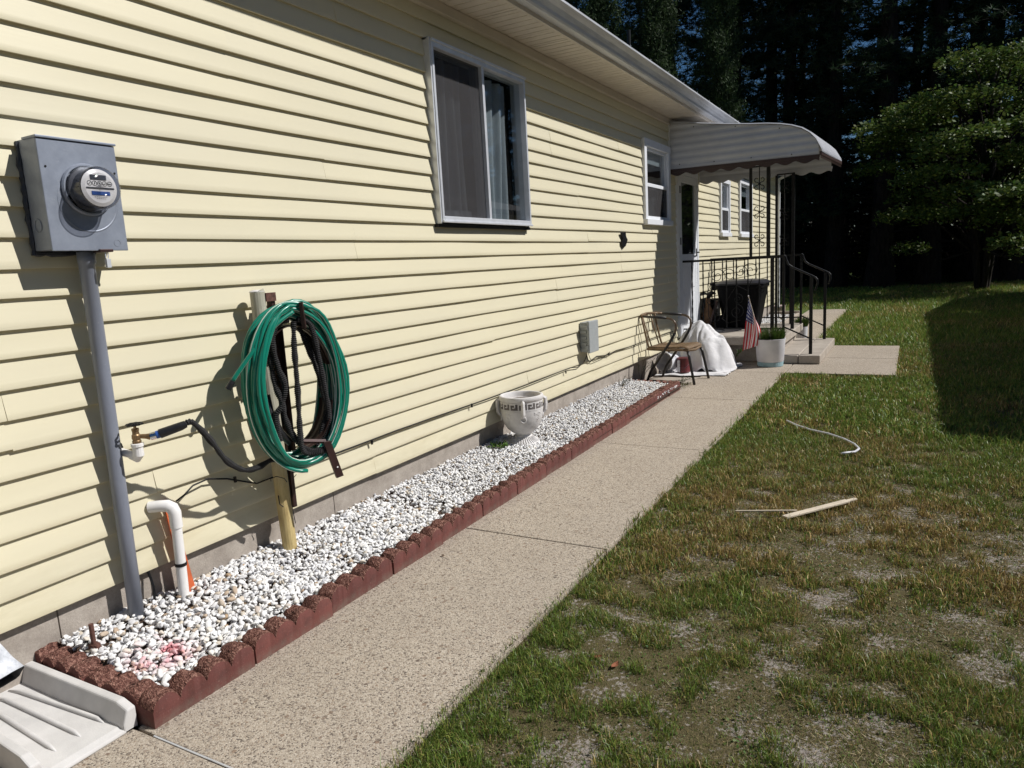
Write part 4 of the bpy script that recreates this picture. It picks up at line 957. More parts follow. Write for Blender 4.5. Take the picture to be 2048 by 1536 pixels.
    for (a0, a1, ru, rz, lab) in ((.35, 2.3, .205, .335, 'upper ribbed saddle'), (-1.5, -.25, .19, .305, 'lower ribbed saddle')):
        v = []; f = []; na, nd = 18, 13
        for i in range(na+1):
            a = a0+(a1-a0)*i/na
            for k in range(nd):
                dd = .0+.155*k/(nd-1); rr = .006 if k % 4 in (1, 2) else 0
                v.append(W((ru-rr)*math.cos(a)*(.95), (rz-rr)*math.sin(a)-.02, dd))
        for i in range(na):
            for k in range(nd-1): q = i*nd+k; f.append((q, q+1, q+nd+1, q+nd))
        o = part('saddle', MB().add(v, f), 'dark_brown_steel', Hg, label=lab); o.modifiers.new('s', 'SOLIDIFY').thickness = .003
    def strap(P, wd=.022, th_=.004, nm='arm'):
        m = MB()
        for a, b in zip(P, P[1:]): m.bar(a, b, wd, th_)
        part(nm, m, 'dark_brown_steel', Hg)
    m = MB(); m.tube([W(.045, .30, .19), W(.04, .43, .19)], [.013, .012], 4, ref=tuple(n_)); part('arm', m, 'dark_brown_steel', Hg)
    m = MB()
    A, Bq, Cq = W(-.03, -.275, .17), W(.10, -.30, .185), W(.155, -.505, .20)
    m.tube([A, Bq], .0115, 4, ref=(0, 0, 1)); part('arm', m, 'dark_brown_steel', Hg)
    t = Vector((0, 0, 0))
    s = t_*.016; q = n_*.008; v = [Bq-s+q, Bq+s+q, Cq+s+q, Cq-s+q, Bq-s-q, Bq+s-q, Cq+s-q, Cq-s-q]
    v = [W(.085, -.30, .195), W(.125, -.30, .195), W(.175, -.50, .205), W(.135, -.505, .205), W(.085, -.30, .178), W(.125, -.30, .178), W(.175, -.50, .188), W(.135, -.505, .188)]
    part('arm', MB().add(v, [(0,1,2,3),(7,6,5,4),(0,4,5,1),(1,5,6,2),(2,6,7,3),(3,7,4,0)]), 'dark_brown_steel', Hg, bevel=.001)
    hp = W(.143, -.445, .206); part('rivet', MB().tube([hp, hp+n_*.002], .0045, 10), 'pvc', Hg)
    part('back_plate', MB().bar(W(.0, -.36, -.004), W(.0, .34, -.004), .035, .006), 'dark_brown_steel', Hg)
build_water()

# ------------------------------------------------------------------ smaller things along the wall
def build_wall_things():
    V = thing('drain_pipe', 'white plastic elbow pipe coming out of the siding into the gravel', 'pipe', (.08, 1.95, .1))
    part('pipe', MB().tube([(.088, 1.966, .535), (.088, 1.966, .50), (.086, 1.963, .3), (.084, 1.958, .08)], .0235, 16, ref=(1, 0, 0)), 'pvc', V, smooth=False)
    part('elbow', MB().tube([(.0, 1.905, .560), (.04, 1.932, .562), (.066, 1.950, .560), (.082, 1.961, .548), (.088, 1.966, .525), (.088, 1.966, .50), (.088, 1.966, .455)], [.0265, .0265, .028, .0285, .028, .0275, .0275], 18, ref=(0, 0, 1)), 'pvc', V, smooth=False)
    for o in V.children: smooth_angle(o, 50)
    part('strap', MB().lathe([(.0245, 0), (.027, .002), (.027, .014), (.0245, .016)], (.0862, 1.963, .27), 16, cap=False), 'iron', V)
    O = thing('orange_conduit', 'flat orange conduit standing behind the white elbow pipe', 'conduit', (.03, 2.0, .1))
    part('strip', MB().add([(.012, 1.965, .56), (.012, 2.0, .56), (.05, 2.045, .08), (.05, 1.99, .08), (.020, 1.965, .56), (.020, 2.0, .56), (.060, 2.045, .08), (.060, 1.99, .08)], [(0,1,2,3),(7,6,5,4),(0,4,5,1),(1,5,6,2),(2,6,7,3),(3,7,4,0)]), 'orange', O)
    C = thing('wall_cable', 'thin black cable pinned along the lower siding', 'cable', (.015, 5, .5))
    R = random.Random(8); pts = [(.03, 2.02, .555), (.04, 2.06, .575), (.04, 2.11, .605), (.03, 2.2, .61), (.02, 2.32, .575)]
    y = 2.5
    while y < 6.6: pts.append((.017, y, .502+.006*math.sin(y*2.1)+R.uniform(-.001, .001))); y += .2
    pts += [(.017, 6.7, .485), (.02, 6.85, .52), (.02, 6.92, .57)]
    part('cable', MB().tube(pts, .0045, 6), 'iron', C, smooth=True)
    part('cable', MB().tube([(.02, 6.92, .585), (.024, 6.94, .53), (.02, 7.0, .50), (.018, 7.2, .53), (.02, 7.5, .50), (.016, 7.8, .515), (.018, 8.3, .50), (.016, 9.2, .50), (.016, 10.3, .49)], .0045, 6), 'iron', C, smooth=True)
    part('cable', MB().tube([(.02, 6.96, .60), (.03, 6.99, .53), (.024, 7.08, .49), (.02, 7.4, .495), (.018, 7.6, .525)], .0035, 6), 'iron', C, smooth=True)
    for yy, zz in ((2.36, .565), (3.42, .50), (4.62, .50), (6.38, .49), (7.55, .51), (8.4, .50)): part('clip', MB().box(.016, yy, zz-.022, .026, yy+.012, zz+.008), 'iron', C)
    part('cable', MB().tube([(-.01, 1.86, .28), (.02, 1.86, .2), (.03, 1.845, .1)], .006, 6), 'iron', C)
    J = thing('junction_box', 'grey plastic utility box screwed to the siding near the chair', 'junction box', (.05, 6.85, .6))
    part('box', MB().box(.006, 6.80, .625, .085, 7.02, .935), 'junction', J, bevel=.006)
    part('cover', MB().box(.087, 6.785, .615, .118, 7.035, .945), 'junction', J, bevel=.008)
    for zz in (.64, .70, .76, .82, .88): part('rib', MB().box(.010, 6.788, zz, .082, 6.7985, zz+.028), 'junction', J, bevel=.002)
    for zz in (.65, .86): part('latch', MB().box(.07, 6.776, zz, .10, 6.784, zz+.045), 'junction', J, bevel=.002)
    Br = thing('cable_bracket', 'torn black plastic bracket stuck on the siding below the small window', 'bracket', (.02, 8.13, 1.78))
    part('plate', MB().prism([(8.06, 1.86), (8.20, 1.87), (8.21, 1.82), (8.26, 1.78), (8.19, 1.71), (8.11, 1.685), (8.07, 1.74), (8.10, 1.80)], 'x', .012, .03), 'iron', Br)
    Rd = thing('ground_rod', 'short rusty ground rod with clamp standing in the gravel', 'rod', (.17, 1.49, .08))
    part('rod', MB().tube([(.17, 1.485, .06), (.171, 1.484, .232)], .0095, 10), 'rust', Rd)
    part('clamp', MB().box(.155, 1.47, .128, .19, 1.50, .148).tube([(.15, 1.50, .14), (.20, 1.48, .136)], .006, 6).tube([(.19, 1.475, .152), (.188, 1.50, .125)], .007, 6), 'rust', Rd)
    part('wire', MB().tube([(.16, 1.48, .135), (.13, 1.48, .125), (.10, 1.50, .128), (.03, 1.52, .122)], .0045, 6), 'iron', Rd)
    # downspout elbow at the left edge
    D = thing('downspout', 'dirty white corrugated downspout elbow ending over the splash block', 'downspout', (.1, 1.1, .3))
    def rect(c, w, d, yaw, pitch):
        M = Matrix.Rotation(yaw, 3, 'Z') @ Matrix.Rotation(pitch, 3, 'Y'); k = []
        for i in range(20):
            a = 2*math.pi*i/20; ca, sa = math.cos(a), math.sin(a); u = math.copysign(abs(ca)**.35, ca)*w/2; v = math.copysign(abs(sa)**.35, sa)*d/2
            r = 1+.03*math.cos(10*a); k.append(Vector(c)+M @ Vector((u*r, v*r, 0)))
        return k
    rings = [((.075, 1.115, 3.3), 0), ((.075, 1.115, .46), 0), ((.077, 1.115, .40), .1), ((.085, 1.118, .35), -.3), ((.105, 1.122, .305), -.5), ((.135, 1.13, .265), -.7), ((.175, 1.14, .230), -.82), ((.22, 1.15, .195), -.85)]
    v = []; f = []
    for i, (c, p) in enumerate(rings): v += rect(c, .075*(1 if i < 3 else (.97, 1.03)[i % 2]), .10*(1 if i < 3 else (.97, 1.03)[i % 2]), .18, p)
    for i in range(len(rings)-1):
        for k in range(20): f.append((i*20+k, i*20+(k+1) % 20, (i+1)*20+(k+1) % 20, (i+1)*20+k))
    o = part('pipe', MB().add(v, f), ['iron', 'downspout'], D); sm_ = o.modifiers.new('s', 'SOLIDIFY'); sm_.thickness = .002; sm_.material_offset = 1; smooth_angle(o, 40)  # black shell puts the shade inside the spout into its colour
    part('strap', MB().box(.0, 1.05, .60, .118, 1.182, .625), 'downspout', D)
    # splash block
    S = thing('splash_block', 'pale cast concrete splash block below the downspout', 'splash block', (.2, 1.15, 0))
    x0, x1 = -.06, .625
    def yl(x, k): # k=0 far side , 1 near side ; flares towards +x
        t = (x-x0)/(x1-x0); return (1.352) if k == 0 else (1.04-.045*t)
    m = MB()
    for k, sgn in ((0, -1), (1, 1)):
        for a, b in ((0, 1),):
            xs = [x0, x1-.0]
        w = .052; v = []
        for x, sl in ((x0, 0), (x1-.06, 0), (x1, 1)):
            y = yl(x, k); h = .098 if not sl else .080
            v += [(x, y, .002), (x, y, h), (x, y+sgn*w*.62, h), (x, y+sgn*(w), .030), (x, y+sgn*(w), .002)]
        f = []
        for i in range(2):
            for j in range(4): f.append((i*5+j, i*5+j+1, i*5+6+j, i*5+5+j) if k == 0 else (i*5+5+j, i*5+6+j, i*5+j+1, i*5+j))
        f += [(4,3,2,1,0) if k == 0 else (0,1,2,3,4), (10,11,12,13,14) if k == 0 else (14,13,12,11,10)]
        m.add(v, f)
    m.add([(x0, 1.345, .030), (x1-.03, 1.345, .022), (x1-.03, 1.0, .022), (x0, 1.045, .030), (x1, 1.345, .012), (x1, .998, .012), (x1, 1.345, .002), (x1, .998, .002)], [(0,1,2,3)[::-1], (1,4,5,2)[::-1], (4,6,7,5)[::-1]])
    m.box(x0-.04, 1.041, .002, x0, 1.351, .098)
    o = part('block', m, 'splash', S, bevel=.006)
    for k in range(4):
        ya, yb = 1.265-.055*k, 1.300-.083*k
        pts = [(x0+.04, ya-.02, .030), (x0+.10, ya-.005+.0*k, .034), (x1-.14, yb-.01, .028), (x1-.10, yb-.012, .022)]
        part('rib', MB().tube(pts, [.004, .009, .008, .003], 8), 'splash', S, smooth=True)
build_wall_things()

# ------------------------------------------------------------------ urn
def build_urn():
    U = thing('urn_planter', 'white concrete pedestal urn with greek key band on the gravel', 'urn', (.205, 5.10, .09))
    c = (.205, 5.10, .085)
    prof = [(.0, -.01), (.150, -.01), (.155, .004), (.155, .020), (.148, .028), (.115, .045), (.092, .068), (.075, .082), (.082, .094), (.110, .108), (.150, .138), (.182, .180), (.200, .225), (.208, .270), (.209, .300), (.205, .303), (.205, .372), (.211, .376), (.218, .386), (.220, .402), (.214, .414), (.203, .418), (.190, .414), (.183, .400), (.180, .370), (0, .365)]
    K = .84; prof = [(a*K, b_) for a, b_ in prof]
    o = part('bowl', MB().lathe(prof, c, 56), 'urn', U); smooth_angle(o, 42)
    # fluted foot
    m = MB()
    for k in range(36):
        a = 2*math.pi*k/36; d = Vector((math.cos(a), math.sin(a), 0)); C = Vector(c)
        m.tube([C+d*.126+Vector((0, 0, .026)), C+d*.099+Vector((0, 0, .046)), C+d*.079+Vector((0, 0, .068))], [.006, .005, .004], 5)
    part('flute', m, 'urn', U, smooth=True)
    # greek key : raised squared meander
    def onr(a, r, z): return (c[0]+r*K*math.cos(a), c[1]+r*K*math.sin(a), c[2]+z)
    def patch(m, a0, a1, z0, z1, r0=.2055, r1=.2105):
        n = max(1, int((a1-a0)/.05)); v = []
        for i in range(n+1):
            a = a0+(a1-a0)*i/n; v += [onr(a, r0, z0), onr(a, r0, z1), onr(a, r1, z1), onr(a, r1, z0)]
        f = [(0,1,2,3)]+[(n*4+3, n*4+2, n*4+1, n*4)]
        for i in range(n):
            q = i*4; f += [(q+1, q+5, q+6, q+2), (q+2, q+6, q+7, q+3), (q+3, q+7, q+4, q)]
        m.add(v, f)
    bg = MB(); key = MB()
    patch(bg, 0, 2*math.pi, .306, .368, .2045, .2062)
    nk = 15; w = 2*math.pi/nk
    patch(key, 0, 2*math.pi, .303, .310); patch(key, 0, 2*math.pi, .364, .372)
    for k in range(nk):
        a = k*w
        for (u0, u1, z0, z1) in ((.0, .14, .310, .364), (.14, .72, .357, .3645), (.60, .72, .335, .357), (.36, .60, .331, .339), (.14, 1.0, .3105, .314)):
            patch(key, a+u0*w, a+u1*w, z0, z1)
    part('band', bg, 'urn_groove', U); part('greek_key', key, 'urn', U)
    # four strap handles with ring ends
    for k in range(4):
        a = -1.02+k*math.pi/2; m = MB()
        P = [onr(a, .212, .385), onr(a, .236, .375), onr(a, .238, .33), onr(a, .232, .28), onr(a, .214, .255)]
        m.tube(P, [.014, .017, .017, .016, .012], 4, ref=(0, 0, 1))
        m.tube([onr(a+.12*math.cos(t), .208, .235+.024*math.sin(t)) for t in [i*.35 for i in range(19)]], .006, 6)
        part('handle', m, 'urn', U)
        R = random.Random(k); g = MB(); a2 = a+math.pi/4
        for _ in range(46):
            du = R.uniform(-1, 1); dz = R.uniform(0, 1)
            if abs(du) > 1-dz*.75: continue
            z = .285-dz*.07; rr = .2075-.011*dz-.0; p = onr(a2+du*.23, rr-.0, z); q = onr(a2+du*.23+R.uniform(-.04, .04), rr+.004, z+R.uniform(-.01, .01))
            g.tube([p, q], [.0065, .003], 5)
        part('relief', g, 'urn', U)
    part('soil', MB().lathe([(.152, .366), (.12, .372), (.07, .378), (0, .374)], c, 24), 'potting_soil', U)
build_urn()

# ------------------------------------------------------------------ plants (small)
def leaf_cloud(name, pts, size, col, parent=None, mat='leaf', up=.5, seed=0, elong=2.2, origin=(0, 0, 0), colvar=.25):
    """pts (n,3) leaf bases ; each leaf a folded quad"""
    R = np.random.default_rng(seed); n = len(pts)
    d = R.normal(size=(n, 3)); d[:, 2] = np.abs(d[:, 2])*up*2+d[:, 2]*.2; d /= np.linalg.norm(d, axis=1)[:, None]
    s = np.cross(d, R.normal(size=(n, 3))); s /= np.linalg.norm(s, axis=1)[:, None]+1e-9
    L = size*R.uniform(.6, 1.3, (n, 1)); w = L/elong
    a = pts; b = pts+d*L*.5+s*w*.5; c = pts+d*L; e = pts+d*L*.5-s*w*.5
    V = np.stack([a, b, c, e], 1).reshape(-1, 3)-np.array(origin); F = (np.arange(n)*4)[:, None]+np.array([0, 1, 2, 3])
    cc = np.array(col)[None]*R.uniform(1-colvar, 1+colvar, (n, 1))*np.array([1, 1, 1]); cc[:, 0] *= R.uniform(.8, 1.3, n)
    me = fast_mesh(name, V, F, [mat], np.repeat(cc, 4, 0)); o = bpy.data.objects.new(name, me); COL.objects.link(o)
    if parent:
        o.parent = parent; p = ORIG[parent.name]; o.location = tuple(np.array(origin)-np.array(p))
    else: o.location = origin
    return o
def blades(name, X, Y, Z, h, wd, lean, col, seed=0, mat='grass', leandir=None, bend=True):
    R = np.random.default_rng(seed); n = len(X); a = R.uniform(0, 6.283, n)
    ld = R.uniform(0, 6.283, n) if leandir is None else leandir
    dx, dy = np.cos(a)*wd/2, np.sin(a)*wd/2; lx, ly = np.cos(ld)*lean*h, np.sin(ld)*lean*h
    P0 = np.stack([X-dx, Y-dy, Z], -1); P1 = np.stack([X+dx, Y+dy, Z], -1)
    if bend:
        m = np.stack([X+lx*.35, Y+ly*.35, Z+h*.62], -1); P2 = m+np.stack([dx, dy, 0*dx], -1)*.7; P3 = m-np.stack([dx, dy, 0*dx], -1)*.7
        P4 = np.stack([X+lx, Y+ly, Z+h*np.sqrt(np.maximum(.04, 1-lean**2*.8))], -1)
        V = np.stack([P0, P1, P2, P3, P4], 1).reshape(-1, 3); b = (np.arange(n)*5)[:, None]
        F = np.concatenate([b+np.array([0, 1, 2]), b+np.array([0, 2, 3]), b+np.array([3, 2, 4])], 0); C = np.repeat(col, 5, 0)
    else:
        P4 = np.stack([X+lx, Y+ly, Z+h], -1); V = np.stack([P0, P1, P4], 1).reshape(-1, 3); F = (np.arange(n)*3)[:, None]+np.array([0, 1, 2]); C = np.repeat(col, 3, 0)
    return fast_mesh(name, V, F, [mat], C)

# ------------------------------------------------------------------ grass
def build_grass():
    R = np.random.default_rng(21)
    def pal(n, dry, far=False):
        g1, g2, g3 = np.array([.060, .115, .022]), np.array([.095, .145, .030]), np.array([.13, .145, .04])
        d1, d2, d3 = np.array([.17, .14, .05]), np.array([.27, .22, .11]), np.array([.11, .08, .04])
        t = R.random(n)[:, None]; g = np.where(t < .45, g1, np.where(t < .8, g2, g3)); t = R.random(n)[:, None]; d = np.where(t < .4, d1, np.where(t < .7, d2, d3))
        return np.where(R.random(n)[:, None] < dry[:, None], d, g)*R.uniform(.45, 1.45, (n, 1))
    def gz(x, y): return np.where(x < PX1+.004, .0005, (fbm(x*1.3, y*1.3, 3)-.5)*.03-.037)
    def covered(x, y):
        pad = (x < 2.86+.03*(fbm(x*9, y*9, 8)-.5)) & (y > 9.67+.05*(fbm(x*7, y*7, 2)-.4)) & (y < 12.56)
        e = PX1-.016+.10*(fbm(x*2, y*6, 4)-.5)
        near = (x < e) & ((y < 20.1))
        return pad | near | ((x < 1.59) & (y < 20.1)) | ((x < .02) & (y < 20.3) & (x > -9))
    def density(x, y):
        """0 bare .. 1 lush"""
        n = fbm(x*2.6, y*2.2, 31, 5); n2 = fbm(x*9, y*9, 35, 3)
        edge = np.exp(-((x-PX1)/.28)**2)*.9; far = np.clip((y-4.4)/3.2, 0, 1)
        d = (n-.50)*2.6+(n2-.5)*4.6+.60+edge+far*.9
        return np.clip(d, 0, 1)
    def dryness(x, y):
        n = fbm(x*1.1+5, y*1.1, 51, 4); far = np.clip((y-5)/8, 0, 1)
        return np.clip(.34+(n-.5)*1.8-.22*far-.35*np.exp(-((x-PX1)/.25)**2), .08, .85)
    specs = [ # y0,y1,count,height,width
        ('near', 1.2, 3.2, 165000, .026, .0027), ('mid', 3.2, 6.5, 160000, .028, .0042), ('back', 6.5, 13., 115000, .036, .0080), ('far', 13., 32., 120000, .05, .015)]
    meshes = []
    for nm, y0, y1, cnt, h0, w0 in specs:
        y = y0+(y1-y0)*R.random(cnt)**1.0; xmax = 3.25+.16*y if y0 > 6 else 3.35+.2*y
        xmin = np.where((y > 20.1), -6.0, 1.5) if y1 > 20 else 1.5
        x = xmin+(xmax-xmin)*R.random(cnt)
        # tuft clustering
        cl = R.random(cnt) < .45; k = cnt//22; ty = y0+(y1-y0)*R.random(k); tx = 1.5+(3.3+.2*ty-1.5)*R.random(k); ti = R.integers(0, k, cnt)
        sp = .018+.004*y0; x = np.where(cl, tx[ti]+R.normal(0, 1, cnt)*sp, x); y = np.where(cl, ty[ti]+R.normal(0, 1, cnt)*sp, y)
        den = density(x, y); keep = (R.random(cnt) < .26+.74*den**1.2) & ~covered(x, y) & (y > y0-.1)
        x, y, den, cl = x[keep], y[keep], den[keep], cl[keep]; n = len(x)
        h = h0*(.34+.95*den)*R.uniform(.4, 1.6, n)*np.where(cl, 1.25, .85); wd = w0*R.uniform(.7, 1.3, n); lean = R.uniform(.2, .95, n)
        meshes.append((nm, blades('grass', x, y, gz(x, y), h, wd, lean, pal(n, dryness(x, y))*np.array([1.12, 1., .9])*{'near': 1.75, 'mid': 1.8, 'back': 1.95, 'far': 2.15}[nm], 5, bend=(nm != 'far'))))
    # flat dead thatch on the near ground
    n = 150000; y = 1.2+6.5*R.random(n)**1.2; x = 1.58+(1.9+.22*y)*R.random(n); keep = (fbm(x*2.1, y*2.1, 61, 4)+R.normal(0, .05, n) > .36) & ~covered(x, y)
    x, y = x[keep], y[keep]; n = len(x); t = R.random(n)[:, None]
    col = np.where(t < .25, (.10, .075, .04), np.where(t < .5, (.32, .245, .12), np.where(t < .82, (.15, .20, .05), (.50, .41, .25))))*R.uniform(.55, 1.25, (n, 1))*(.45+1.1*fbm(x*5, y*5, 77, 3))[:, None]
    meshes.append(('thatch', blades('grass', x, y, gz(x, y)+.002, np.full(n, .009)*R.uniform(.3, 1.4, n), .0018*(1+.22*y), R.uniform(1.2, 3.0, n), col, 9, bend=False)))
    labs = {'near': 'sparse dry and green grass blades on the nearest ground', 'mid': 'patchy mixed grass around the broken sticks', 'back': 'thicker green grass beside the far path', 'far': 'even green lawn running to the trees', 'thatch': 'dead flattened grass litter over the sandy ground'}
    for nm, me in meshes:
        o = bpy.data.objects.new('grass' if nm != 'thatch' else 'dead_grass', me); COL.objects.link(o); tag(o, labs[nm], 'grass', kind='stuff')
    # clover and other small broad leaves close to the ground
    n = 15000; y = 1.3+9*R.random(n)**1.3; x = 1.57+(1.9+.22*y)*R.random(n)**1.3; kp = (fbm(x*3.1, y*3.1, 91, 3) > .5) & ~covered(x, y); x, y = x[kp], y[kp]
    c = leaf_cloud('clover', np.stack([x, y, gz(x, y)+.006], -1), .013, (.085, .15, .035), None, seed=8, elong=1.2, up=.4); tag(c, 'low clover and small broad weeds among the grass', 'clover', kind='stuff')
    # dried leaves
    for i, (x, y, lab) in enumerate(((1.93, 2.47, 'pale brown dead leaf on the sandy lawn'), (2.02, 2.44, 'orange brown curled dead leaf beside the paler one'))):
        m = MB(); a = .4+i; L = .022+.004*i
        v = []; 
        for u in (-1, -.5, 0, .5, 1):
            wd = .45*(1-u*u)+.02
            for w_ in (-1, 0, 1): v.append((x+L*(u*math.cos(a)-w_*wd*math.sin(a)), y+L*(u*math.sin(a)+w_*wd*math.cos(a)), -.030+.004*abs(w_)+.005*u*u))
        m.add(v, [(i_*3+k, i_*3+k+1, i_*3+k+4, i_*3+k+3) for i_ in range(4) for k in range(2)])
        o = part('dead_leaf', m, 'pebble_brown'); tag(o, lab, 'leaf')
build_grass()

# ------------------------------------------------------------------ things on the lawn and small plants
def build_small():
    m = MB(); m.prism([(2.395, 4.245), (2.43, 4.29), (2.66, 4.625), (2.72, 4.735), (2.705, 4.75), (2.665, 4.70), (2.42, 4.385), (2.375, 4.30)][::-1], 'z', -.008, .012)
    m = MB(); a = Vector((2.385, 4.27, .002)); b = Vector((2.735, 4.735, .006))
    m.bar(a, a.lerp(b, .88), .040, .012); m.bar(a.lerp(b, .88), b, .024, .010)
    tag(part('wood_strip', m, 'wood_pale', bevel=.002), 'broad pale broken wood strip lying on the grass', 'wood strip')
    tag(part('wood_strip', MB().bar((2.10, 4.285, .000), (2.44, 4.375, .014), .010, .008), 'wood_pale', bevel=.001), 'thin pale wood splinter touching the broad strip', 'wood strip')
    pts = [(2.03, 6.83, .006), (2.13, 6.68, .004), (2.27, 6.52, .006), (2.42, 6.41, .008), (2.55, 6.27, .006), (2.64, 6.12, .004), (2.68, 5.98, .006), (2.66, 5.88, .006), (2.60, 5.83, .006), (2.57, 5.80, .006)]
    tag(part('cord', MB().tube(pts, .009, 8), 'white_plastic', smooth=True), 'white bent cord lying in an S curve on the lawn', 'cord')
    # weed beside the urn
    R = np.random.default_rng(2)
    T = thing('weed', 'small bright green weed growing in the gravel before the urn', 'weed', (.13, 4.86, .09))
    m = MB(); tips = []
    for k in range(16):
        a = k*.41; r = random.uniform(.05, .12); p = [(.13, 4.84, .08), (.13+r*.5*math.cos(a), 4.84+r*.5*math.sin(a), .12), (.13+r*math.cos(a), 4.84+r*math.sin(a), .12+random.uniform(0, .03))]
        m.tube(p, .0018, 4); tips += [np.array(p[1])*(1-t)+np.array(p[2])*t for t in np.linspace(0, 1, 14)]
    part('stem', m, 'bark', T); leaf_cloud('leaf', np.array(tips), .022, (.10, .20, .03), T, seed=4, origin=(.13, 4.86, .09))
    # scraggly plants by the wall near the chair
    for i, (x, y, h, lab) in enumerate(((.07, 7.75, .26, 'thin dark weed against the foundation left of the chair'), (.10, 8.35, .40, 'taller twiggy weed behind the chair legs'), (.55, 8.5, .10, 'low weed sprouting at the end of the gravel bed'))):
        T = thing('weed', lab, 'weed', (x, y, .03)); m = MB(); tips = []
        for k in range(9):
            a = random.uniform(0, 6.28); r = random.uniform(.05, .18)*(h/.3 if i < 2 else 1); hh = h*random.uniform(.6, 1)
            p = [(x, y, .02), (x+r*.4*abs(math.cos(a)), y+r*.6*math.sin(a), hh*.6), (x+r*abs(math.cos(a)), y+r*1.3*math.sin(a), hh)]
            m.tube(p, .0018, 4)
            for t in np.linspace(.2, 1, 16): tips.append(np.array(p[1])*(1-t)+np.array(p[2])*t+R.normal(0, .006, 3))
        part('stem', m, 'bark', T); leaf_cloud('leaf', np.array(tips), .014, (.05, .075, .025), T, seed=4+i, origin=(x, y, .03))
    # sparse dry weeds on rough slab
    n = 900; x = R.uniform(.1, .68, n); y = np.where(R.random(n) < .5, 8.62+R.normal(0, .03, n), R.uniform(8.25, 8.7, n)); c = np.tile([.12, .11, .035], (n, 1))*R.uniform(.6, 1.3, (n, 1))
    o = bpy.data.objects.new('dry_weeds', blades('dry_weeds', x, y, x*0-.012, R.uniform(.015, .05, n), np.full(n, .004), R.uniform(.2, 1, n), c)); COL.objects.link(o); tag(o, 'thin dry weeds in the slab joint under the chair', 'weeds', kind='stuff')
build_small()

# ------------------------------------------------------------------ chair
def build_chair():
    C = thing('rattan_chair', 'stacking armchair with woven tan seat and black arms beside the wall', 'chair', (.42, 8.85, 0))
    ca, sa = math.cos(-.10), math.sin(-.10)
    def L(x, y, z): return (.42+x*ca-y*sa, 8.85+x*sa+y*ca, z)   # +x seat front, y width
    for s in (-1, 1):
        y = s*.25
        back = [L(-.30, y*1.02, .0), L(-.245, y, .14), L(-.06, y, .40), L(.02, y, .52), L(.085, y, .63)]
        part('leg', MB().tube(back, .0165, 8, ref=(0, 1, 0)), 'chair_black', C, smooth=True)
        part('leg', MB().tube([L(.235, y*.9, .40), L(.255, y*.93, .34), L(.30, y*.98, .12), L(.325, y, .0)], .0165, 8, ref=(0, 1, 0)), 'chair_black', C, smooth=True)
        part('arm', MB().tube([L(.085, y, .63), L(.10, y, .68), L(.10, y, .74), L(.07, y, .785), L(.03, y, .805), L(-.02, y, .815)], .014, 8, ref=(0, 1, 0)), 'chair_bronze', C, smooth=True)
        part('arm', MB().tube([L(-.02, y, .815), L(-.22, y*.99, .828), L(-.33, y*.93, .835)], .016, 8, ref=(0, 1, 0)), 'chair_black', C, smooth=True)
        part('frame', MB().tube([L(-.28, y*.95, .835), L(-.375, y*.85, .84), L(-.40, y*.6, .845), L(-.41, 0, .85)], .017, 8), 'rattan', C, smooth=True)
        part('frame', MB().tube([L(-.37, y*.78, .835), L(-.35, y*.80, .72), L(-.30, y*.82, .50), L(-.275, y*.82, .42)], .013, 8, ref=(0, 1, 0)), 'rattan', C, smooth=True)
    # seat and back
    v = []; f = []; n = 10
    for i in range(n+1):
        for j in range(n+1):
            u, w_ = i/n, j/n*2-1; v.append(L(-.27+.51*u, w_*.235, .435-.02*math.sin(u*3.14)*(1-w_*w_)+.035*(u > .55)*(u-.55)-(.03 if u > .97 else 0)))
    f = [(i*(n+1)+j, i*(n+1)+j+1, (i+1)*(n+1)+j+1, (i+1)*(n+1)+j) for i in range(n) for j in range(n)]
    o = part('seat', MB().add(v, f), 'rattan', C, smooth=True); o.modifiers.new('s', 'SOLIDIFY').thickness = .02
    part('seat_frame', MB().tube([L(-.28, -.24, .425), L(0, -.245, .418), L(.17, -.24, .425), L(.23, -.22, .415), L(.245, 0, .40), L(.23, .22, .415), L(.17, .24, .425), L(0, .245, .418), L(-.28, .24, .425), L(-.28, -.24, .425)], .017, 8), 'rattan', C, smooth=True)
    part('backrest', MB().tube([L(-.40, -.12, .842), L(-.33, -.12, .6), L(-.28, -.12, .44)], .009, 6).tube([L(-.40, .12, .842), L(-.33, .12, .6), L(-.28, .12, .44)], .009, 6), 'rattan', C, smooth=True)
build_chair()

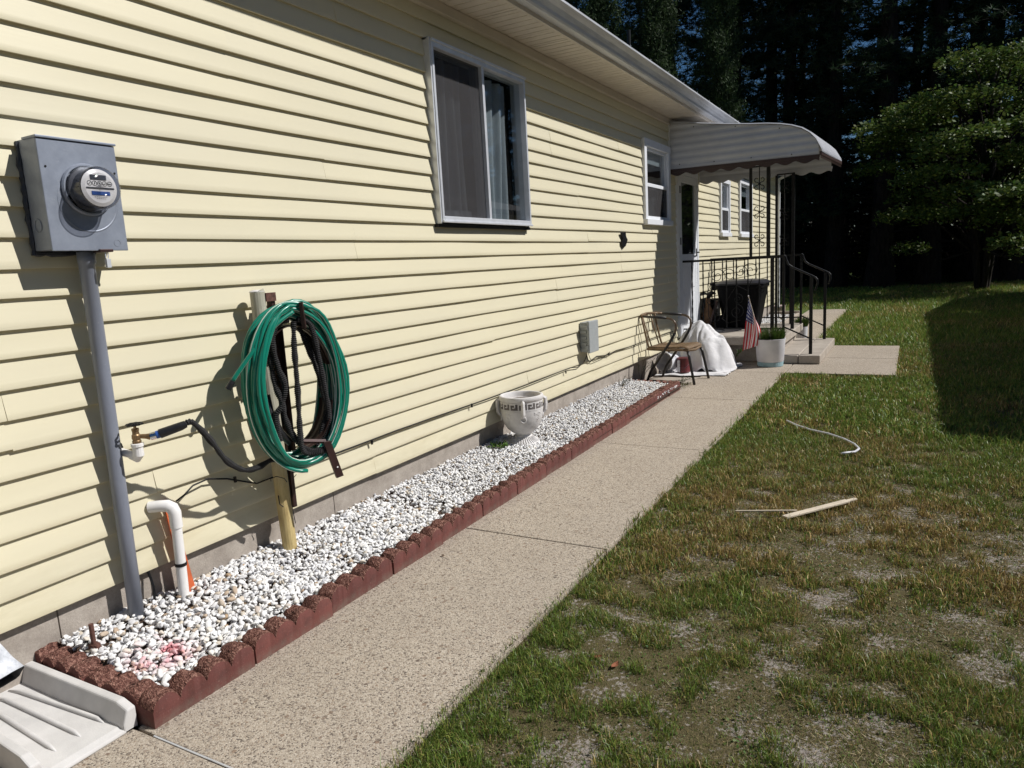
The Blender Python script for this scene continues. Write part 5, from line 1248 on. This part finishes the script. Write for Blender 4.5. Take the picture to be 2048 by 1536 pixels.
# ------------------------------------------------------------------ drop cloth heap, tins
def build_heap():
    n, mm = 70, 60; v = []; f = []
    for j in range(mm+1):
        for i in range(n+1):
            u, w_ = i/n, j/mm; x = .03+.92*u; y = 9.50+.88*w_
            # tall hidden load near x=.42,y=9.9 ; slopes down to both sides
            d1 = math.hypot((x-.40)/.36, (y-9.96)/.36); z = .62*max(0, 1-d1**2.0)
            d2 = math.hypot((x-.60)/.36, (y-9.90)/.42); z2 = .47*max(0, 1-d2**2.6)
            d3 = math.hypot((x-.14)/.20, (y-9.80)/.30); z3 = .24*max(0, 1-d3**2.5)
            z = (z**4+z2**4+z3**4)**.25
            ang = math.atan2(y-9.95, x-.45); r = math.hypot(x-.45, y-9.95)
            z *= 1+.10*(float(fbm(np.float64(ang*2.2+9), np.float64(r*1.6), 3))-.5)*min(1, r/.2)*2
            z -= .05*max(0., 1-abs(math.sin(ang*3.1+r*2.5+.6*math.sin(r*9)))*3.2)*(z > .05)*min(1, r/.12)
            z += (.12*(float(fbm(np.float64(x*4.2+y*1.2), np.float64(y*3.4-x), 14, 2))-.5)+.05*abs(float(fbm(np.float64(x*9-y*3), np.float64(y*8), 19, 2))-.5))*min(1, z/.12)+.006*math.sin(x*40+y*13)
            v.append((x+.02*math.sin(y*17+x*5), y+.02*math.sin(x*19), max(.012, z+.012)+.006*math.sin(x*23)*math.sin(y*19)))
    for j in range(mm):
        for i in range(n):
            q = j*(n+1)+i; f.append((q, q+1, q+n+2, q+n+1))
    o = tag(part('drop_cloth', MB().add(v, f), 'canvas', smooth=True), 'white painter cloth draped over a heap behind the chair', 'cloth'); o.modifiers.new('s', 'SOLIDIFY').thickness = .003
    v = []; n, mm = 50, 24
    edge = lambda u: 9.10+.10*math.sin(u*2.2)+.03*math.sin(u*11)+.35*max(0, u-.75)
    for j in range(mm+1):
        for i in range(n+1):
            u, w_ = i/n, j/mm; x = .04+.90*u; y0 = edge(u); y = y0+(9.75-y0)*w_
            v.append((x+.015*math.sin(w_*9), y, .008+.010*abs(math.sin(x*14+y*9))*(.4+w_)+.008*math.sin(u*31)*w_+(.02*math.exp(-((w_-.1)/.06)**2)*(.5+.5*math.sin(u*8)))))
    f = [(j*(n+1)+i, j*(n+1)+i+1, (j+1)*(n+1)+i+1, (j+1)*(n+1)+i) for j in range(mm) for i in range(n)]
    o = tag(part('drop_cloth', MB().add(v, f), 'canvas', smooth=True), 'white cloth spread flat on the path in front of the paint tin', 'cloth'); o.modifiers.new('s', 'SOLIDIFY').thickness = .003
    T = thing('paint_tin', 'red labelled paint tin with wire handle on the cloth under the chair', 'paint tin', (.36, 9.40, .02))
    c = (.36, 9.38, .025)
    part('can', MB().lathe([(.083, 0), (.085, .004), (.083, .008), (.083, .182), (.086, .186), (.084, .192), (.070, .190), (0, .184)], c, 24), 'paint_red', T)
    part('label', MB().box(.30, 9.287, .035, .335, 9.312, .19), 'white_plastic', T)
    part('handle', MB().tube([(.30, 9.31, .17), (.34, 9.28, .10), (.40, 9.29, .09), (.44, 9.35, .13)], .0025, 5), 'chrome', T)
    B = thing('bucket', 'white plastic bucket tipped over beside the heap', 'bucket', (.18, 9.42, .1))
    m = MB().lathe([(.10, 0), (.105, .01), (.128, .22), (.138, .225), (.136, .24), (.124, .238), (.10, .02), (0, .012)], (0, 0, 0), 24)
    M = Matrix.Translation((.20, 9.50, .14)) @ Matrix.Rotation(-1.9, 4, 'Z') @ Matrix.Rotation(1.45, 4, 'Y')
    m.v = [tuple(M @ Vector(p)) for p in m.v]; part('pail', m, 'white_plastic', B)
    part('handle', MB().tube([M @ Vector((.13*math.cos(a), .13*math.sin(a)*.98, .22-.12*math.sin(a))) for a in [i*.32 for i in range(10)]], .003, 5), 'chrome', B)
    tag(part('spray_can', MB().tube([(.12, 9.22, .035), (.24, 9.25, .035), (.255, 9.254, .035), (.27, 9.258, .035)], [.03, .03, .02, .015], 12), 'dark_grey'), 'small dark grey spray can lying on the flat cloth', 'can')
    # weeds poking out right of the cloth
    R = np.random.default_rng(6); T = thing('weed', 'leafy green weed poking out between cloth heap and flag', 'weed', (.80, 10.30, .0)); m = MB(); tips = []
    for k in range(10):
        a = R.uniform(0, 6.28); p = [(.80, 10.3, 0), (.80+.06*math.cos(a), 10.3+.06*math.sin(a), .12), (.80+.13*math.cos(a), 10.3+.12*math.sin(a), .2)]; m.tube(p, .003, 4)
        tips += [np.array(p[1])*(1-t)+np.array(p[2])*t for t in np.linspace(0, 1, 9)]
    part('stem', m, 'bark', T); leaf_cloud('leaf', np.array(tips), .05, (.08, .16, .03), T, seed=3, origin=(.80, 10.3, 0))
build_heap()

# ------------------------------------------------------------------ planters, flag, lamp, cart
def build_planters():
    def pot(c, R0, H, lab, seed, blue=True):
        P = thing('planter_pot', lab, 'planter', c, 'white pots of grassy plants by the step')
        x, y, z = c
        if blue: part('saucer', MB().lathe([(R0*.80, 0), (R0*.86, .004), (R0*.88, .06), (R0*.80, .062)], c, 32), 'planter_blue', P)
        o = part('pot', MB().lathe([(R0*.86, .063), (R0*.905, .075), (R0*1.0, H-.01), (R0*1.02, H), (R0*.97, H+.002), (R0*.94, H-.03), (0, H-.035)] if blue else [(R0*.88, 0), (R0*1.0, H), (R0*.94, H-.02), (0, H-.03)], c, 36), 'planter', P); smooth_angle(o, 40)
        part('soil', MB().lathe([(R0*.95, H-.034), (0, H-.02)], c, 20), 'potting_soil', P)
        R = np.random.default_rng(seed); n = 1300; a = R.uniform(0, 6.28, n); r = R0*.88*np.sqrt(R.random(n)); X, Y = r*np.cos(a), r*np.sin(a)
        g = np.array([(.045, .10, .015), (.08, .15, .03), (.10, .12, .03)])[R.integers(0, 3, n)]*R.uniform(.6, 1.3, (n, 1))
        me = blades('foliage', X, Y, np.full(n, H-.03), R.uniform(.08, .25, n)*(1.1-.4*r/R0), np.full(n, .007), R.uniform(.1, .7, n), g, 3, leandir=a+R.normal(0, .6, n))
        o = bpy.data.objects.new('foliage', me); COL.objects.link(o); o.parent = P
        return P
    P1 = pot((1.325, 10.24, 0), .195, .375, 'large white pot with pale blue base and the flag in it', 3)
    P2 = pot((1.40, 12.85, 0), .095, .28, 'small white pot standing beyond the far railing', 4, False)
    F = thing('flag', 'small stars and stripes flag on a thin stick in the large pot', 'flag', (1.23, 10.10, .34))
    part('stick', MB().tube([(1.063, 10.10, .965), (1.235, 10.115, .33)], .004, 6), 'wood_pale', F)
    part('finial', MB().lathe([(0, -.008), (.009, 0), (.006, .010), (0, .016)], (1.062, 10.10, .968), 8), 'white_plastic', F)
    TL, BL, TR, BR = Vector((1.068, 10.10, .945)), Vector((1.150, 10.105, .655)), Vector((.985, 10.06, .225)), Vector((1.19, 10.09, .305))
    nu, nv = 28, 20; v = []; f = []; uv = []
    for i in range(nu+1):
        for j in range(nv+1):
            u, w_ = i/nu, j/nv; p = TL.lerp(BL, w_).lerp(TR.lerp(BR, w_), u); bul = math.sin(u*3.14*.9)*w_
            p = p+Vector((.058*bul, -.035*math.sin(w_*9+u*3)*(.3+u), .0)); p.x += .006*math.sin(w_*16+u*2)*u; v.append(p)
    for i in range(nu):
        for j in range(nv):
            q = i*(nv+1)+j; f.append((q, q+1, q+nv+2, q+nv+1)); uv.append([(i/nu, j/nv), (i/nu, (j+1)/nv), ((i+1)/nu, (j+1)/nv), ((i+1)/nu, j/nv)])
    part('cloth', MB().add(v, f, uv), 'flag', F, smooth=True)
    Ls = thing('solar_light', 'clear globe garden stake light in the large pot', 'garden light', (1.45, 10.30, .36))
    part('stake', MB().tube([(1.45, 10.30, .34), (1.452, 10.30, .53)], .006, 8), 'chrome', Ls)
    part('globe', MB().lathe([(.012, .0), (.03, .03), (.042, .065), (.040, .085), (.03, .10), (.03, .11), (0, .115)], (1.452, 10.30, .525), 18), 'meter_glass', Ls, smooth=True)
    part('cap', MB().lathe([(.034, 0), (.034, .012), (0, .02)], (1.452, 10.30, .632), 16), 'chrome', Ls)
    # doormat
    m = MB()
    m.prism([(.05, 10.95)]+[(.34+.36*math.cos(a), 11.45+.50*math.sin(a)) for a in [-1.5708+i*.1745 for i in range(19)]]+[(.05, 11.95)], 'z', .371, .381)
    Mt = thing('doormat', 'dark half round rubber doormat on the porch slab', 'doormat', (.35, 11.4, .37)); part('mat', m, 'mat', Mt)
    m = MB()
    for k in range(9): m.tube([(.12+.03*math.sin(k)+.05*i, 11.0+k*.1+.02*math.sin(i*2+k), .383) for i in range(8)], .006, 5)
    part('pattern', m, 'dark_grey', Mt)
    # rubbish cart
    T = thing('rubbish_cart', 'black wheeled rubbish cart with domed grey lid behind the railing', 'rubbish bin', (.55, 11.95, .37))
    v = []; f = []; rings = []
    def rr(z, x0, x1, y0, y1, r, k=6):
        out = []
        for cx, cy, a0 in ((x1-r, y1-r, 0), (x0+r, y1-r, 1.5708), (x0+r, y0+r, 3.1416), (x1-r, y0+r, 4.7124)):
            for i in range(k+1): a = a0+1.5708*i/k; out.append((cx+r*math.cos(a), cy+r*math.sin(a), z))
        return out
    rings = [rr(.385, .37, .86, 11.72, 12.2, .06), rr(.40, .36, .87, 11.70, 12.22, .07), rr(1.00, .26, .965, 11.63, 12.30, .10), rr(1.01, .24, .985, 11.61, 12.32, .10), rr(1.06, .24, .985, 11.61, 12.32, .10)]
    n = len(rings[0]); v = [p for r in rings for p in r]; f = [(i*n+k, i*n+(k+1) % n, (i+1)*n+(k+1) % n, (i+1)*n+k) for i in range(len(rings)-1) for k in range(n)]+[tuple(range(n))[::-1], tuple(range((len(rings)-1)*n, len(rings)*n))]
    part('tub', MB().add(v, f), 'trash', T)
    rings = [rr(1.062, .22, 1.0, 11.59, 12.34, .12), rr(1.085, .22, 1.0, 11.59, 12.34, .12), rr(1.12, .28, .94, 11.66, 12.27, .12), rr(1.135, .40, .82, 11.78, 12.15, .12)]
    v = [p for r in rings for p in r]; f = [(i*n+k, i*n+(k+1) % n, (i+1)*n+(k+1) % n, (i+1)*n+k) for i in range(len(rings)-1) for k in range(n)]+[tuple(range(n))[::-1], tuple(range((len(rings)-1)*n, len(rings)*n))]
    part('lid', MB().add(v, f), 'trash_lid', T, smooth=False)
    part('handle', MB().tube([(.24, 11.70, 1.05), (.17, 11.70, 1.08), (.15, 11.80, 1.09), (.15, 12.1, 1.09), (.17, 12.24, 1.08), (.24, 12.24, 1.05)], .018, 8).box(.17, 11.72, .98, .24, 11.80, 1.10), 'trash', T)
    for yy in (11.66, 12.24): part('wheel', MB().lathe([(.0, -.025), (.10, -.025), (.11, -.015), (.11, .015), (.10, .025), (0, .025)], (.34, yy, .481), 24, 'y'), 'trash', T)
    for xx in (.45, .6, .75): part('rib', MB().bar((xx, 11.70-.0, .42), (xx+(xx-.6)*.15, 11.634, .98), .02, .02), 'trash', T)
    # ornament by the door wall
    O = thing('goose_ornament', 'brown wooden goose ornament with dark head by the house wall', 'ornament', (.14, 11.95, .37))
    part('body', MB().lathe([(.05, .0), (.10, .02), (.12, .12), (.11, .22), (.07, .30), (.045, .36), (.04, .46), (.03, .50)], (.12, 11.72, .371), 16, 'z', 1, .8), 'wood_orn', O, smooth=True)
    part('head', MB().tube([(.12, 11.72, .86), (.14, 11.72, .92), (.18, 11.71, .95), (.25, 11.70, .93)], [.03, .04, .035, .008], 10), 'iron', O, smooth=True)
    Bx = thing('leaning_board', 'dark board leaning against the rubbish cart', 'board', (.3, 11.6, .37)); part('board', MB().bar((.16, 11.60, .372), (.29, 11.62, .82), .03, .10), 'dark_brown_steel', Bx)
    Wb = thing('storage_box', 'black box with white label behind the door railing', 'box', (.0, 11.9, .37)); part('box', MB().box(.02, 12.05, .372, .16, 12.4, .82), 'trash', Wb, bevel=.01); part('label', MB().box(.161, 12.1, .66, .164, 12.2, .78), 'white_plastic', Wb)
    # white rubble bed beyond the porch
    G = empty('far_gravel_bed', (.3, 15, 0)); tag(G, 'white stone bed with kerbs beyond the porch', kind='structure')
    part('soil', MB().box(-.02, 12.57, -.05, .60, 18.3, .03), 'soil', G)
    R = np.random.default_rng(8); n = 2600; v0, f0 = stone_shape(0, 77); M = rotm(n, R, .6); s = R.uniform(.015, .03, n); P = np.stack([R.uniform(0, .58, n), R.uniform(12.6, 18.2, n), R.uniform(.03, .05, n)], -1)
    W_ = np.einsum('nij,vj->nvi', M, v0)*s[:, None, None]+P[:, None]; F_ = (f0[None]+(np.arange(n)*len(v0))[:, None, None]).reshape(-1, 3)
    o = bpy.data.objects.new('gravel', fast_mesh('gravel', W_.reshape(-1, 3), F_, ['stone_attr'], np.repeat(np.full((n, 3), .72), len(v0), 0))); COL.objects.link(o); o.parent = G; o.location = (-.3, -15, 0); o['kind'] = 'stuff'
    part('kerb', MB().box(-.02, 18.32, -.05, .66, 18.42, .11), 'porch', G, bevel=.01); 
    for k in range(5): part('kerb', MB().box(.60, 12.6+k*1.14, -.05, .67, 13.72+k*1.14, .07), 'porch', G, bevel=.01)
    B = thing('stone_block', 'low pinkish stone block at the far house corner', 'block', (-.2, 20, 0)); part('block', MB().box(-.45, 19.4, -.03, .12, 19.9, .16), 'rock', B, bevel=.02)
    B = thing('stone_block', 'white painted block lying past the porch by the kerb', 'block', (.2, 13, .03)); part('block', MB().box(.72, 12.75, .004, .95, 13.0, .09).rot(.3, (.8, 12.9, 0)), 'urn', B, bevel=.01)
build_planters()

# ------------------------------------------------------------------ trees
def pine_meshes(seed, Ht, bare):
    R = np.random.default_rng(seed); tm = MB(); r0 = .16+.012*Ht
    zz = np.linspace(0, Ht, 14); cx = np.cumsum(R.normal(0, .05, 14)); cy = np.cumsum(R.normal(0, .05, 14)); cx -= cx[0]; cy -= cy[0]
    tm.tube([(cx[i], cy[i], z-.1) for i, z in enumerate(zz)], [max(.03, r0*(1-.85*z/Ht)*(1.35 if i == 0 else 1)) for i, z in enumerate(zz)], 9)
    tuft = []; z = 1.5
    while z < Ht-.3:
        nb = R.integers(3, 6); t = z/Ht; bl = (3.4*(1-t)**.75+.5)*R.uniform(.7, 1.15); a0 = R.uniform(0, 6.28)
        for k in range(nb):
            if z > bare and R.random() < .19: continue
            a = a0+k*6.283/nb+R.normal(0, .3); L = bl*R.uniform(.65, 1.15); dead = z < bare and R.random() < .92
            if dead: L *= R.uniform(.3, .7)
            x0, y0 = np.interp(z, zz, cx), np.interp(z, zz, cy); rise = R.uniform(-.15, .22) if z < Ht*.6 else R.uniform(.1, .5)
            pts = [np.array([x0, y0, z])]; d = np.array([math.cos(a), math.sin(a), rise]); m = 6
            for i in range(m): pts.append(pts[-1]+d*L/m); d = d+np.array([R.normal(0, .12), R.normal(0, .12), R.normal(.03, .09)])
            tm.tube(pts, [max(.006, .035*(1-t*.5)*(1-i/(m+.5))) for i in range(m+1)], 4, cap=False)
            for i in range(2, m+1):     # side twigs
                for s in (-1, 1):
                    if R.random() < (.45 if dead else .9):
                        dd = np.array([math.cos(a+s*R.uniform(.5, 1.1)), math.sin(a+s*R.uniform(.5, 1.1)), R.uniform(-.1, .3)]); l2 = L*.28*R.uniform(.5, 1.2)
                        e = pts[i]+dd*l2; tm.tube([pts[i], (pts[i]+e)/2+R.normal(0, .03, 3), e], [.010, .007, .003], 3, cap=False)
                        if not dead: tuft += [e, (pts[i]+e)/2+R.normal(0, .06, 3), e+R.normal(0, .2, 3)]
                if not dead: tuft += [pts[i]+R.normal(0, .08, 3)]
        z += R.choice([.3, .5, 1.1])*R.uniform(.7, 1.2)*(1 if z > bare else .7)
    T = np.array(tuft); n = len(T); q = 17
    base = np.repeat(T, q, 0); d = R.normal(size=(n*q, 3)); d[:, 2] = d[:, 2]*.6+.35; d /= np.linalg.norm(d, axis=1)[:, None]; s = np.cross(d, R.normal(size=d.shape)); s /= np.linalg.norm(s, axis=1)[:, None]
    L = R.uniform(.14, .30, (n*q, 1)); V = np.stack([base-s*.017, base+s*.017, base+d*L], 1).reshape(-1, 3); F = (np.arange(n*q)*3)[:, None]+np.array([0, 1, 2])
    tc = np.array([.034, .060, .028])*R.uniform(.6, 1.25, (n, 1)); C = np.repeat(np.repeat(tc, q, 0)*R.uniform(.8, 1.2, (n*q, 1)), 3, 0)
    return tm.mesh('trunk', (0, 0, 0), [MT['bark']], False), fast_mesh('crown', V, F, ['needle'], C), n*q
def build_trees():
    var = [pine_meshes(60+k, h, b) for k, (h, b) in enumerate(((19, 4.2), (17, 3.5), (21, 5.0), (18, 4.0), (20, 3.0)))]
    R = random.Random(12); i = 0
    trunks = [(.33, 31.5), (1.9, 31.0), (3.45, 31.8), (6.3, 32.5), (-1.6, 32.4), (-3.6, 31.6), (-6.6, 33.0), (-9.6, 32.4), (-12.6, 33.3), (8.9, 33.0), (11.5, 34.2), (4.9, 34.1),
              (-.6, 36.0), (2.8, 35.8), (6.9, 36.5), (10.2, 37.6), (-4.6, 36.6), (-8.2, 36.0), (-12.0, 36.6), (15, 38.4), (18.5, 38.0), (22, 38.5),
              (5.6, 35.5), (-2.6, 34.2), (8.6, 36.6), (-1.0, 38.6), (3.6, 38.9), (1.2, 41.0), (4.3, 42.0), (7.4, 41.0), (-2.4, 41.5), (-6.4, 42.0), (-10.5, 41.0), (-15.0, 42.0), (13, 42), (16.5, 43), (20, 42), (24, 41), (27, 44)]
    order = sorted(range(len(trunks)), key=lambda k: trunks[k][0])
    rows = {}
    for k, (x, y) in enumerate(trunks):
        row = 'front' if y < 34.6 else ('middle' if y < 39 else 'rear'); rows.setdefault(row, []).append((x, y))
    ordn = ['first', 'second', 'third', 'fourth', 'fifth', 'sixth', 'seventh', 'eighth', 'ninth', 'tenth', 'eleventh', 'twelfth', 'thirteenth', 'fourteenth', 'fifteenth', 'sixteenth']
    for row, lst in rows.items():
        lst.sort()
        for k, (x, y) in enumerate(lst):
            tr, cr, _ = var[i % 5]; i += 1
            desc = {'front': 'tall dark pine in the front row of the wood', 'middle': 'dark pine in the middle row of the wood', 'rear': 'dark pine in the rear row of the wood'}[row]
            o = thing('pine_tree', '%s, %s from the left' % (desc, ordn[k]), 'tree', (x, y, -.03), 'tall dark pines behind the house'); o.rotation_euler = (0, 0, R.uniform(0, 6.28)); s = R.uniform(.9, 1.1)*(.82 if row == 'rear' and x < 12 else 1); o.scale = (s*(1.3 if row == 'rear' else 1), s*(1.3 if row == 'rear' else 1), s*R.uniform(.95, 1.08))
            for nm, me in (('trunk', tr), ('crown', cr)):
                c = bpy.data.objects.new(nm, me); COL.objects.link(c); c.parent = o
    # low pines added right of and behind the viewer, unseen, to dim sky light
    ring = [(16.5, -14), (17.5, -9.5), (16.8, -5), (18, -1), (17, 3.5), (18.2, 8), (20, 12.5), (19.4, 17), (20.5, 21.5), (19.6, 26), (21, 30.5), (20.5, -12), (21.5, -6), (21, 0), (22, 6), (23, 11), (24, 18), (23.5, 25)]
    ring += [(13, -18), (8.5, -19.5), (4, -18.6), (-.5, -19.5), (-5, -18.8)]
    for k, (x, y) in enumerate(ring):
        tr, cr, _ = var[k % 5]
        o = thing('pine_tree', 'low dark pine added outside the view to dim the sky light', 'tree', (x, y, -.03), 'added low pines that dim the sky light'); o.rotation_euler = (0, 0, k*1.1); o.scale = (.85, .85, .55)
        for nm, me in (('trunk', tr), ('crown', cr)):
            c = bpy.data.objects.new(nm, me); COL.objects.link(c); c.parent = o
    # denser lighter cedars behind the roof on the left
    def cedar(x, y, H, rad, lab, seed):
        Rn = np.random.default_rng(seed); o = thing('cedar_tree', lab, 'tree', (x, y, 0), 'bushy green cedars rising behind the roof'); m = MB(); m.tube([(x, y, 0), (x, y, H*.95)], [.2, .03], 8); part('trunk', m, 'bark', o)
        n = 1500; t = Rn.random(n)**.8; z = .8+t*(H-.8); a = Rn.uniform(0, 6.28, n); prof = rad*(1-t)**.6*(.75+.35*np.sin(a*3+z*1.4)); r = prof*np.sqrt(Rn.uniform(.25, 1, n))
        T = np.stack([r*np.cos(a), r*np.sin(a), z], -1); q = 26; base = np.repeat(T, q, 0)+Rn.normal(0, .12, (n*q, 3))*np.array([1, 1, 1.6]); d = Rn.normal(size=(n*q, 3)); d[:, 2] = np.abs(d[:, 2])+.3
        d /= np.linalg.norm(d, axis=1)[:, None]; s = np.cross(d, Rn.normal(size=d.shape)); s /= np.linalg.norm(s, axis=1)[:, None]; L = Rn.uniform(.08, .18, (n*q, 1))
        V = np.stack([base-s*.018, base+s*.018, base+d*L], 1).reshape(-1, 3); F = (np.arange(n*q)*3)[:, None]+np.array([0, 1, 2]); C = np.repeat(np.repeat(np.array([.045, .075, .028])*Rn.uniform(.6, 1.3, (n, 1)), q, 0), 3, 0)
        c = bpy.data.objects.new('crown', fast_mesh('crown', V, F, ['needle'], C)); COL.objects.link(c); c.parent = o
    cedar(-6.6, 24.5, 13.5, 1.5, 'leftmost bushy cedar above the roof edge', 1); cedar(-4.9, 25.5, 12.2, 1.35, 'middle bushy cedar above the roof edge', 2); cedar(-3.2, 27, 12.0, 1.4, 'rightmost bushy cedar above the roof edge', 3)
    # broadleaf tree with layered boughs on the right
    Rn = np.random.default_rng(9); bx, by = 4.95, 27.6
    o = thing('dogwood_tree', 'broad leafy tree with layered pale green boughs in front of pines', 'tree', (bx, by, 0)); tm = MB(); pts = []
    for k in range(5):
        a = k*1.3; tm.tube([(bx+.12*math.cos(a), by+.12*math.sin(a), -.05), (bx+.3*math.cos(a), by+.3*math.sin(a), 1.6), (bx+.9*math.cos(a), by+.9*math.sin(a), 4.0), (bx+1.3*math.cos(a), by+1.3*math.sin(a), 6.2)], [.10, .085, .055, .02], 7)
    layers = []
    for k in range(60):
        z = Rn.uniform(1.3, 7.1); a = Rn.uniform(0, 6.283); rmax = 3.3*math.sqrt(max(.05, 1-((z-3.3)/4.4)**2)); r = rmax*math.sqrt(Rn.uniform(.12, 1)); layers.append((r*math.cos(a), r*math.sin(a), z, Rn.uniform(.55, 1.15)))
    P = []
    for (x, y, z, s) in layers:
        tm.tube([(bx+x*.15, by+y*.15, max(1.2, z-1.6)), (bx+x*.55, by+y*.55, z-.5), (bx+x, by+y, z-.05)], [.045, .03, .008], 5, cap=False)
        n = int(680*s*s)+80; a = Rn.uniform(0, 6.28, n); r = s*np.sqrt(Rn.random(n)); zz = z+.10*Rn.normal(0, 1, n)-.22*(r/s)**2*s
        P.append(np.stack([bx+x+r*np.cos(a), by+y+r*np.sin(a), zz], -1))
    P = np.concatenate(P); part('trunk', tm, 'bark', o)
    leaf_cloud('crown', P, .13, (.095, .145, .03), o, seed=5, elong=1.7, up=.15, origin=(bx, by, 0))
    # undergrowth at the foot of the wood
    n = 52000; x = Rn.uniform(-20, 16, n); y = Rn.uniform(38, 47, n); z = Rn.uniform(0, 6.2, n)*Rn.random(n)**.3; P = np.stack([x, y, z], -1)
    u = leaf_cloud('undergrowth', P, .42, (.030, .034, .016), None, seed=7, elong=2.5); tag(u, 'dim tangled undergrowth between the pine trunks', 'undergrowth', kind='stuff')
    tw = MB(); R2 = np.random.default_rng(5)
    for _ in range(420):
        x, y = R2.uniform(-6, 8), R2.uniform(33, 37); a = R2.uniform(0, 6.28); z = R2.uniform(0, .6); p = np.array([x, y, z]); P_ = [p]
        d = np.array([math.cos(a)*.5, math.sin(a)*.3, R2.uniform(.2, .6)])
        for i in range(4): p = p+d*R2.uniform(.3, .6); d = d+R2.normal(0, .22, 3); P_.append(p)
        tw.tube(P_, [.014, .011, .008, .005, .003], 3, cap=False)
    t = part('brush', tw, 'bark'); tag(t, 'thin bare brush twigs at the edge of the wood', 'brush', kind='stuff')
build_trees()

# ------------------------------------------------------------------ neighbour building that throws the shade on the lawn
def build_neighbour():
    N = thing('neighbour_house', 'grey neighbour house standing right of the lawn', 'house', (9.5, 14, 0))
    ex, e2, y0, y1, he, pitch = 5.98, 13.4, 7.92, 19.9, 2.95, .24; xr = (ex+e2)/2; hr = he+(xr-ex)*pitch
    part('wall', MB().box(ex+.35, y0+.3, -.1, e2-.35, y1-.3, he-.02), 'house2', N)
    m = MB(); m.prism([(ex, he), (xr, hr), (e2, he), (e2, he-.12), (xr, hr-.14), (ex, he-.12)], 'y', y0, y1); part('roof', m, 'shingle', N)
    m = MB(); m.prism([(ex+.36, he-.02), (e2-.36, he-.02), (xr, hr-.16)], 'y', y0+.32, y1-.32); part('gable', m, 'house2', N)
    for k in range(3): part('window', MB().box(ex+.33, 10+k*3.2, 1.0, ex+.349, 11.2+k*3.2, 2.2), 'trim', N)
    part('door', MB().box(ex+.32, 12.0, .0, ex+.349, 12.9, 2.05), 'trim', N)
    S = thing('neighbour_shed', 'low grey shed behind the neighbour house', 'shed', (8, 23.5, 0))
    P = [(6.05, 19.95), (6.77, 24.4), (8.6, 26.8), (12.5, 26.0), (11.5, 20.2)]
    part('wall', MB().prism([(x*.97+.35, y*.98+.45) for x, y in P], 'z', -.05, 2.82), 'house2', S); part('roof', MB().prism(P, 'z', 2.83, 2.95), 'shingle', S)
build_neighbour()
print('siding planks', NSID, 'objects', len(bpy.data.objects), 'tris', sum(len(m.polygons) for m in bpy.data.meshes))
